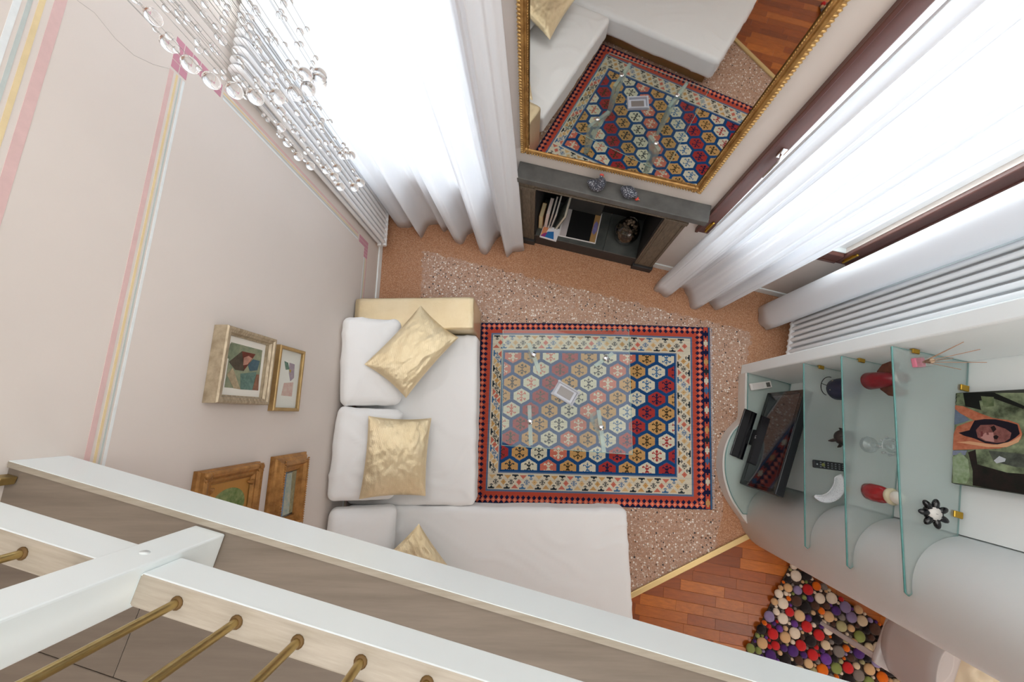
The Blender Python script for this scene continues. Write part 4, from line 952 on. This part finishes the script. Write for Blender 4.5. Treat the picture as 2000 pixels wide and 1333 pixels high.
# black flower candle holder
p = at(1822, 1003, SZ[3] + .015); t = thing('flower_candle_holder', 'black flower-shaped candle holder with white candle on the top glass shelf', 'candle holder', (p.x, p.y, SZ[3]), 0); M = mat_of(t)
for k in range(7):
    a = 2 * PI * k / 7 + .3
    MB(M @ Rm(a, 'Z')).ball((.040, 0, .020), .019, 12, 8, None, 0, (1.25, .72, .62)).build('petal', black_gloss, t)
MB(M).lathe([(.030, .0008), (.034, .006), (.036, .024), (.031, .024), (.030, .014), (.0001, .014)], 20).build('cup', black_gloss, t)
MB(M).lathe([(.0265, .0142), (.0265, .028), (.0001, .0285)], 18).build('candle', pm('candle_wax', L(226, 222, 216), .5), t); MB(M).tube([(0, 0, .028), (.001, 0, .036)], .0008, 5).build('wick', black_matt, t)

# canvas photograph standing on the top shelf
UC = 1.874; pc = lambda x, y: on(1840 + x / 5.556, 740 + y / 5.556, UX, UC)
n1 = pc(222, 150).dot(NX); n0_ = pc(215, 1150).dot(NX); czb = SZ[3] + .0012; czt = czb + .52
cv = thing('canvas_print', 'canvas photograph of a person in an orange headscarf among greenery', 'picture', un(1.89, (n0_ + n1) / 2, czb), -A)
MB(UNM).rbox(UC + .0015, UC + .022, n0_, n1, czb, czt, .002, 1).build('stretched_canvas', pm('canvas_edge', L(52, 56, 50), .8), cv)
def cpatch(name, pts, c, lay, var=0., c2=None, vs=30):
    q = [pc(*p) for p in pts]; q = [(max(n0_ + .001, min(n1 - .001, v.dot(NX))), max(czb + .001, min(czt - .001, v.z))) for v in q]
    Mq = UNM @ Matrix(((0, 0, -1, UC + .0015 - .0004 * lay), (1, 0, 0, 0), (0, 1, 0, 0), (0, 0, 0, 1)))
    MB(Mq).prism(q, 0, .0004).build(name, pm('print_' + name, c, .6, var=var, c2=c2, vs=vs, spec=.2), cv)
cpatch('foliage', [(100, 120), (1900, 150), (1900, 1400), (100, 1160)], L(58, 66, 50), 0, .6, L(150, 164, 130), 22)
cpatch('dark_trunk', [(225, 150), (560, 150), (900, 300), (880, 330), (560, 215), (400, 240), (420, 340), (250, 300)], L(24, 26, 24), 1)
cpatch('dark_trunk', [(280, 800), (360, 770), (380, 930), (700, 1020), (1200, 1060), (1200, 1330), (620, 1230), (330, 1160), (330, 1000)], L(44, 34, 32), 1, .5, L(26, 28, 24))
cpatch('dark_trunk', [(500, 780), (900, 820), (1500, 900), (1500, 1000), (800, 960), (560, 900)], L(60, 62, 60), 1, .5, L(96, 104, 92))
cpatch('pale_light', [(560, 890), (620, 840), (690, 870), (680, 900), (590, 920)], L(196, 202, 208), 2)
cpatch('pale_light', [(420, 190), (560, 200), (560, 300), (450, 310)], L(134, 142, 110), 2, .4, L(88, 104, 72))
cpatch('leaf_green', [(100, 850), (200, 800), (280, 880), (300, 1060), (260, 1140), (120, 1130)], L(122, 146, 104), 2, .5, L(176, 190, 162))
cpatch('blouse', [(110, 330), (200, 370), (300, 450), (220, 480), (110, 500)], L(120, 136, 160), 2, .3)
cpatch('blouse', [(105, 780), (270, 780), (250, 830), (105, 830)], L(140, 148, 172), 2, .3)
cpatch('headscarf', [(110, 290), (230, 300), (420, 380), (560, 430), (720, 450), (830, 490), (870, 600), (850, 660), (760, 720), (620, 760), (420, 765), (110, 775), (110, 600), (160, 520), (290, 470), (350, 455), (200, 380), (120, 330)], L(204, 130, 100), 3, .35, L(172, 92, 64), 40)
cpatch('headscarf_light', [(300, 680), (560, 720), (760, 680), (860, 620), (830, 690), (700, 745), (500, 745), (150, 690)], L(222, 170, 132), 4)
cpatch('hair', [(355, 455), (460, 440), (580, 442), (720, 470), (820, 500), (845, 600), (800, 640), (720, 690), (600, 716), (470, 700), (350, 650), (240, 620), (180, 590), (300, 560), (330, 500)], L(28, 24, 36), 5)
cpatch('face', [(370, 560), (420, 505), (560, 500), (690, 545), (755, 590), (740, 650), (680, 690), (590, 700), (470, 680), (390, 640)], L(150, 98, 92), 6, .25, L(116, 70, 66), 60)
cpatch('cheek', [(470, 590), (560, 585), (570, 690), (480, 675), (420, 640)], L(190, 140, 134), 7)
cpatch('eye', [(530, 530), (570, 510), (595, 550), (560, 585)], L(40, 28, 30), 8)
cpatch('eye', [(560, 630), (590, 612), (620, 630), (600, 662), (570, 655)], L(40, 28, 30), 8)
cpatch('mouth', [(425, 570), (445, 575), (448, 625), (425, 635)], L(120, 60, 62), 8)
cpatch('nose', [(485, 575), (505, 580), (515, 612), (490, 612)], L(124, 76, 72), 8)
cpatch('signature', [(135, 160), (160, 165), (140, 190), (165, 200), (138, 220), (158, 240), (140, 275), (150, 230), (132, 215), (150, 195), (130, 185)], L(40, 50, 46), 3)
#PART4
# ------------------------------------------------------------------ pictures on the left wall
XM = Matrix(((0, 0, 1, LX), (1, 0, 0, 0), (0, 1, 0, 0), (0, 0, 0, 1)))     # local x -> y, local y -> z, local z -> away from the wall
def frame(name, y0, y1, z0, z1, prof, mat, label, cat='picture', grp='framed pictures on the left wall'):
    """prof: (inset, height off the wall) from the outer back edge inwards"""
    t = thing(name, label, cat, (LX, (y0 + y1) / 2, z0), 0, grp); cs = [(y0, z0, 1, 1), (y1, z0, -1, 1), (y1, z1, -1, -1), (y0, z1, 1, -1)]
    for i in range(4):
        (a0, b0, p0_, q0), (a1, b1, p1, q1) = cs[i], cs[(i + 1) % 4]; n = len(prof)
        V = [(a0 + p0_ * s, b0 + q0 * s, d + .001) for s, d in prof] + [(a1 + p1 * s, b1 + q1 * s, d + .001) for s, d in prof]
        MB(XM).add(V, [(k, n + k, n + k + 1, k + 1) for k in range(n - 1)]).build('frame_side', mat, t)
    return t
def flat_art(t, pts, z, mat, name, w=.0005):
    return MB(XM).prism(pts, z, z + w).build(name, mat, t)
def art(rgn, sc, xp):
    """crop pixel -> (y, z) on the plane x = xp"""
    return lambda x, y: (lambda P: (P.y, P.z))(on(rgn[0] + x / sc, rgn[1] + y / sc, Vector((-1, 0, 0)), -xp))
F1 = art((360, 600), 3.03, LX + .045)
silver = pm('silver_gilt_wood', L(196, 180, 154), .42, .35, var=.3, vs=18, c2=L(150, 134, 110), scale=(1, 1, 6))
y0, y1, z0, z1 = .057, .388, 1.340, 1.655
t = frame('picture_frame', y0, y1, z0, z1, [(0, 0), (0, .058), (.004, .065), (.013, .065), (.019, .058), (.026, .058), (.031, .047), (.036, .047), (.036, .030)], silver, 'deep silver-beige box frame with a green and brown abstract picture')
MB(XM).box(y0 + .034, y1 - .034, z0 + .034, z1 - .034, .031, .034).build('mount', pm('mount_white', L(236, 232, 222), .8), t)
paintm = lambda nm, c, c2=None: pm('paint_' + nm, c, .75, var=.4, vs=40, c2=c2, spec=.2)
P1 = art((360, 600), 3.03, LX + .034)
flat_art(t, [P1(277, 208), P1(462, 257), P1(434, 492), P1(236, 476)], .034, paintm('moss', L(122, 134, 112), L(156, 156, 128)), 'painting')
flat_art(t, [P1(272, 215), P1(330, 222), P1(300, 330), P1(250, 300)], .0346, paintm('sage', L(140, 150, 124)), 'painting_shape')
flat_art(t, [P1(262, 325), P1(340, 262), P1(352, 380), P1(300, 372)], .0352, paintm('umber', L(92, 82, 70)), 'painting_shape')
flat_art(t, [P1(340, 262), P1(420, 280), P1(385, 330), P1(352, 375)], .0352, paintm('rust', L(122, 68, 56)), 'painting_shape')
flat_art(t, [P1(350, 300), P1(378, 290), P1(400, 305), P1(372, 340), P1(345, 345)], .0358, paintm('blush', L(196, 146, 128)), 'painting_shape')
flat_art(t, [P1(375, 345), P1(405, 310), P1(445, 320), P1(430, 375), P1(385, 380)], .0352, paintm('slateblue', L(86, 110, 120)), 'painting_shape')
flat_art(t, [P1(330, 395), P1(425, 385), P1(400, 492), P1(330, 488)], .0352, paintm('teal', L(116, 142, 132), L(80, 102, 94)), 'painting_shape')
flat_art(t, [P1(250, 400), P1(285, 360), P1(330, 488), P1(290, 482)], .0352, paintm('sand', L(186, 168, 138)), 'painting_shape')
flat_art(t, [P1(400, 492), P1(425, 400), P1(440, 400), P1(435, 495)], .0358, paintm('clay', L(150, 110, 90)), 'painting_shape')
y0, y1, z0, z1 = .031, .379, 1.032, 1.256
t = frame('picture_frame', y0, y1, z0, z1, [(0, 0), (0, .026), (.004, .030), (.014, .030), (.018, .026), (.018, .014)], pm('thin_gilt', L(190, 158, 106), .4, .6, var=.25, vs=20), 'narrow plain gold frame with a small faint sketch')
MB(XM).box(y0 + .016, y1 - .016, z0 + .016, z1 - .016, .012, .014).build('mount', pm('mount_ivory', L(222, 222, 212), .8), t)
P2 = art((360, 600), 3.03, LX + .014)
flat_art(t, [P2(590, 450), P2(645, 446), P2(636, 530), P2(572, 524)], .014, paintm('rose_wash', L(206, 190, 176), L(196, 160, 150)), 'sketch')
flat_art(t, [P2(592, 320), P2(614, 330), P2(622, 370), P2(600, 372)], .014, paintm('green_wash', L(110, 136, 120)), 'sketch')
flat_art(t, [P2(622, 330), P2(652, 340), P2(648, 420), P2(626, 440), P2(618, 390)], .0146, paintm('violet_wash', L(142, 132, 150), L(176, 160, 160)), 'sketch')
flat_art(t, [P2(618, 368), P2(632, 375), P2(626, 392)], .0152, paintm('ochre_wash', L(196, 170, 90)), 'sketch')
old_gold = pm('antique_gold', L(194, 142, 80), .4, .5, var=.5, vs=20, c2=L(138, 94, 50), bump=.3, bs=60)
y0, y1, z0, z1 = -.55, -.214, 1.287, 1.640
t = frame('picture_frame', y0, y1, z0, z1, [(0, 0), (0, .018), (.006, .026), (.006, .044), (.016, .052), (.028, .048), (.040, .036), (.050, .038), (.056, .032), (.062, .026)], old_gold, 'ornate antique gold frame with an oval green landscape, partly behind the fascia')
cy_, cz_ = (y0 + y1) / 2, (z0 + z1) / 2
ov = [(cy_ + .075 * cos(a), cz_ + .10 * sin(a)) for a in [2 * PI * i / 40 for i in range(40)]]
m = MB(XM); rect_ = []
for i in range(40):
    a = 2 * PI * (i + .0) / 40; k = 1 / max(abs(cos(a)) / (.105), abs(sin(a)) / (.138)); rect_.append((cy_ + k * cos(a), cz_ + k * sin(a)))
V = [(*p, .026) for p in rect_] + [(*p, .022) for p in ov]; m.add(V, [(i, (i + 1) % 40, 40 + (i + 1) % 40, 40 + i) for i in range(40)]); m.build('oval_mat', pm('oval_gold', L(190, 140, 72), .45, .5), t)
MB(XM).prism([(cy_ + 1.02 * (p[0] - cy_), cz_ + 1.02 * (p[1] - cz_)) for p in ov], .016, .021).build('painting', paintm('woodland', L(86, 112, 60), L(150, 160, 110)), t)
for sy in (1, -1):
    for sz in (1, -1):
        m = MB(XM)
        for (a, b, r) in ((.022, .022, .017), (.040, .018, .011), (.018, .040, .011), (.060, .018, .008), (.018, .062, .008), (.034, .034, .010)): m.ball((cy_ + sy * ((y1 - y0) / 2 - a), cz_ + sz * ((z1 - z0) / 2 - b), .046), r, 8, 6, None, 0, (1, 1, .7))
        m.tube([(cy_ + sy * .092, cz_ + sz * .128, .028), (cy_ + sy * .080, cz_ + sz * .118, .032), (cy_ + sy * .088, cz_ + sz * .095, .028)], [.010, .012, .004], 8)
        o = m.build('corner_ornament', old_gold, t); o['kind'] = 'stuff'
y0, y1, z0, z1 = -.62, -.203, .888, 1.186
t = frame('picture_frame', y0, y1, z0, z1, [(0, 0), (0, .014), (.012, .020), (.018, .030), (.030, .036), (.038, .052), (.046, .058), (.054, .054), (.062, .040), (.078, .034), (.088, .030), (.092, .021)], old_gold, 'heavy carved gold frame with a pale blue seaside picture, partly behind the fascia')
MB(XM).box(y0 + .10, y1 - .10, z0 + .085, z1 - .085, .018, .021).build('painting', paintm('sea', L(150, 170, 166), L(196, 192, 170)), t)
flat_art(t, [(y0 + .10, z1 - .120), (y1 - .095, z1 - .120), (y1 - .095, z1 - .093), (y0 + .10, z1 - .093)], .021, paintm('sky_blue', L(126, 158, 196)), 'painting_shape')
flat_art(t, [(y0 + .10, z0 + .093), (y1 - .095, z0 + .093), (y1 - .095, z0 + .13), (y0 + .10, z0 + .12)], .021, paintm('shore', L(166, 158, 124)), 'painting_shape')
m = MB(XM)
for i in range(30):
    for z in (z0 + .045, z1 - .045): m.ball((y0 + .03 + (y1 - y0 - .06) * i / 29, z, .058), .006, 6, 4)
o = m.build('carved_beads', old_gold, t); o['kind'] = 'stuff'

# ------------------------------------------------------------------ crystal chandelier
c8 = lambda x, y: (260 + x / 3.3333, y / 3.3333)
RA = [(130, 110), (235, 285), (370, 420), (510, 525), (660, 590), (795, 630), (940, 630), (1055, 610), (1140, 580), (1120, 490), (1215, 490), (1215, 530)]
RB = [(965, 725), (965, 830), (1005, 930), (1075, 1020), (1155, 1080), (1255, 1105), (1310, 1150), (1350, 1215), (1440, 1220), (1480, 1190), (1390, 1010), (1360, 1012), (1420, 1012), (1330, 1095)]
chd = thing('chandelier', 'cascading crystal ball chandelier on thin wires in front of the left curtain', 'chandelier', (-.82, 1.05, 1.85), 0); M = mat_of(chd)
st_ = [(at(*c8(*p), 2.30 - .012 * i), .0215) for i, p in enumerate(RA)] + [(at(*c8(*p), 1.92 - .006 * i), .0165) for i, p in enumerate(RB)]
for px, py, z in ((620, 118, 2.3), (602, 62, 2.34), (585, 92, 2.3), (560, 42, 2.36), (541, 84, 2.3), (520, 130, 2.24), (572, 150, 2.22), (648, 240, 2.05), (640, 282, 2.02), (692, 336, 1.95), (612, 244, 2.08), (590, 214, 2.1), (560, 238, 2.1), (530, 186, 2.14), (482, 62, 2.36), (440, 42, 2.4), (420, 102, 2.36), (392, 62, 2.4), (360, 22, 2.44), (470, 122, 2.3), (503, 92, 2.32), (550, 268, 2.02), (672, 300, 1.98), (600, 300, 2.0)):
    st_.append((at(px, py, z), 0))
wire_m = pm('steel_wire', L(190, 188, 182), .3, .8)
b0 = MB(M).ball((0, 0, 0), 1, 16, 10).build('crystal_ball', crystal, chd); s0_ = MB(M).ball((0, 0, 0), 1, 9, 6).build('crystal_bead', crystal, chd)
ub = us_ = False; nb = 0
for i, (p, r) in enumerate(st_):
    lo = p.z + (r if r else .0)
    MB().tube([(p.x, p.y, lo), (p.x, p.y, CEIL - .03)], .0006, 4, False).build('wire', wire_m, chd)
    if r:
        Q = M.inverted() @ T_(p) @ Matrix.Diagonal((r, r, r * (1.18 if i < 6 else 1), 1))
        if not ub: b0.matrix_local = Q; ub = True
        else: inst(b0, chd, Q)
    z = p.z + (r * 1.6 if r else 0); k = 0
    while z < min(p.z + .60, 2.74) and nb < 292:
        q = .0066 + .0026 * random.random(); z += q
        Q = M.inverted() @ T_((p.x + (random.random() - .5) * .004, p.y + (random.random() - .5) * .004, z)) @ Matrix.Diagonal((q, q, q, 1))
        if not us_: s0_.matrix_local = Q; us_ = True
        else: inst(s0_, chd, Q)
        nb += 1; z += random.choice([.015, .05, .08, .11, .15]) * (1 if r else 1.25)
MB().lathe([(.36, CEIL - .035), (.36, CEIL - .002)], 40, T_((-.82, 1.05, 0))).build('ceiling_plate', chrome, chd)

# ------------------------------------------------------------------ felt ball rug, chair, cloth
ro = Vector((1.945, -1.075, 0)); ax = Vector((.83, -.56, 0)).normalized(); ay = Vector((-.56, -.83, 0)).normalized()
RMt = Matrix(((ax.x, ay.x, 0, ro.x), (ax.y, ay.y, 0, ro.y), (0, 0, 1, 0), (0, 0, 0, 1)))
fr_ = thing('felt_ball_rug', 'multicoloured felt ball rug on the parquet floor behind the rounded wall', 'rug', RMt @ Vector((.45, .5, 0)), 0)
cols = [L(238, 222, 202), L(236, 218, 196), L(232, 112, 26), L(218, 176, 130), L(238, 224, 206), L(206, 44, 46), L(110, 64, 150), L(84, 50, 120), L(176, 168, 124), L(140, 152, 86), L(42, 36, 38), L(42, 36, 38), L(86, 60, 50), L(86, 60, 50), L(224, 186, 142), L(150, 134, 176), L(132, 122, 116), L(226, 204, 170)]
fm = [pm('felt', c, .95, var=.12, vs=60, sheen=.2, spec=.1) for c in cols]
pts = []; LXr, LYr = 1.15, 1.25
cell = {}
def try_add(x, y, r):
    gi, gj = int(x / .05), int(y / .05)
    for a in range(gi - 2, gi + 3):
        for b in range(gj - 2, gj + 3):
            for (u, v, q) in cell.get((a, b), ()):
                if (u - x) ** 2 + (v - y) ** 2 < (q + r) ** 2 * .84: return
    cell.setdefault((gi, gj), []).append((x, y, r)); pts.append((x, y, r))
for r, tries in ((.037, 900), (.030, 2200), (.023, 5000), (.016, 9000), (.011, 9000)):
    for _ in range(tries):
        x, y = random.random() * LXr, random.random() * LYr
        if random.random() < 1: try_add(x, y, r * (1 + .08 * random.random()))
srcs = {}; vis = []; rest = MB(RMt)
iCR = CR.transposed()
def pix(P):
    c = iCR @ (P - Vector((0, 0, CH))); return 1000 + FPX * c.x / -c.z, 666.5 - FPX * c.y / -c.z
MB(RMt).rbox(0, LXr, 0, LYr, .0005, .008, .002, 1).build('backing', pm('rug_backing', L(74, 62, 56), .95), fr_)
cand = []
for (x, y, r) in pts:
    P = RMt @ Vector((x, y, .01)); a, b = pix(P)
    seen = a < 2010 and b < 1345 and (b - 1100) < .64 * (a - 1530) + 400 and (b - 1098) > .60 * (a - 1540) - 12 and b < 1208 + .312 * (a - 1240) + 12
    cand.append((0 if seen else 1, -r, x, y, r))
cand.sort(); k = 0
for (h, _, x, y, r) in cand:
    i = random.randrange(len(cols)); zr = min(r, .020) * .95; Mq = mat_of(fr_).inverted() @ RMt @ T_((x, y, .008 + zr * .8)) @ Matrix.Diagonal((r, r, zr, 1))
    if h == 0 and k < 298:
        if i not in srcs:
            srcs[i] = MB(mat_of(fr_)).ball((0, 0, 0), 1, 12, 6).build('felt_ball', fm[i], fr_); srcs[i].matrix_local = Mq
        else: inst(srcs[i], fr_, Mq)
        k += 1
    else: rest.ball((x, y, .008 + zr * .8), r, 7, 4, None, i, (1, 1, zr / r))
o = rest.build('felt_balls', fm, fr_); o['kind'] = 'stuff'
print('felt balls', len(pts), k)

# pale plastic armchair behind the rounded wall
pc_m = NT('milky_plastic'); b = pc_m.b; b.inputs['Base Color'].default_value = L(228, 220, 218); b.inputs['Roughness'].default_value = .22; b.inputs['Transmission Weight'].default_value = .25; b.inputs['Specular IOR Level'].default_value = .5
S0 = at(1795, 1270, .46)
chn = thing('armchair', 'milky plastic armchair with round seat standing behind the rounded wall', 'chair', (S0.x, S0.y, .02), math.radians(-30)); CM = mat_of(chn)
MB(CM).soft(.215, .205, .020, .018, 12, .012, 0, 0, T_((0, 0, .44))).build('seat', pc_m.m, chn)
MB(CM).lathe([(.165, .462), (.172, .468), (.178, .462)], 36).build('seat_ring', pc_m.m, chn)
for x in (-.18, .18):
    for y in (-.17, .17): MB(CM).tube([(x, y, .43), (x * 1.10, y * 1.12, .0)], [.020, .013], 10).build('leg', pc_m.m, chn)
def bk_(a, b): th = PI + (a - .5) * 2.0; rr = .235 + .05 * b; return (rr * cos(th), rr * sin(th) * .98, .46 + .36 * b - .05 * (abs(a - .5) * 2) ** 3)
o = MB(CM).grid(bk_, 20, 6).build('backrest', pc_m.m, chn); so_ = o.modifiers.new('thick', 'SOLIDIFY'); so_.thickness = .012
for s in (1, -1): MB(CM).tube(catmull([(-.13, s * .25, .72), (.0, s * .265, .68), (.13, s * .25, .66), (.175, s * .215, .60), (.18, s * .19, .45)], 5), .014, 10).build('armrest', pc_m.m, chn)
# tan tray heaped with cream cloth
T0 = at(1920, 1320, .25); tt = thing('tan_tray', 'tan wooden tray on a low stand beside the armchair', 'tray', (T0.x, T0.y, .02), math.radians(-28)); TMx = mat_of(tt); tan = pm('tan_wood', L(206, 168, 124), .5, var=.2, vs=20, scale=(4, 20, 4))
MB(TMx).rbox(-.22, .24, -.24, .22, .19, .205, .004, 1).build('tray_floor', tan, tt)
for a in ((-.22, -.20, -.24, .22), (.22, .24, -.24, .22), (-.20, .22, -.24, -.22), (-.20, .22, .20, .22)): MB(TMx).rbox(*a, .205, .28, .004, 1).build('rim', tan, tt)
for x in (-.19, .21):
    for y in (-.21, .19): MB(TMx).rbox(x - .018, x + .018, y - .018, y + .018, 0, .19, .003, 1).build('leg', tan, tt)
clm = pm('cream_cloth', L(236, 222, 196), .9, sheen=.2)
def cl(a, b):
    x, y = -.17 + .36 * a, -.19 + .36 * b; f = noise.noise(Vector((a * 4, b * 5, 3))) * .035 + .025 * sin(a * 15 + b * 6); e = min(1, 6 * min(a, 1 - a, b, 1 - b))
    return (x, y, .2085 + .01 + e * (.055 + abs(f)))
o = MB(TMx).grid(cl, 30, 30).build('cream_cloth', clm); so_ = o.modifiers.new('thick', 'SOLIDIFY'); so_.thickness = .004; so_.offset = 1
tag(o, 'crumpled cream cloth heaped in the tan wooden tray', 'cloth')
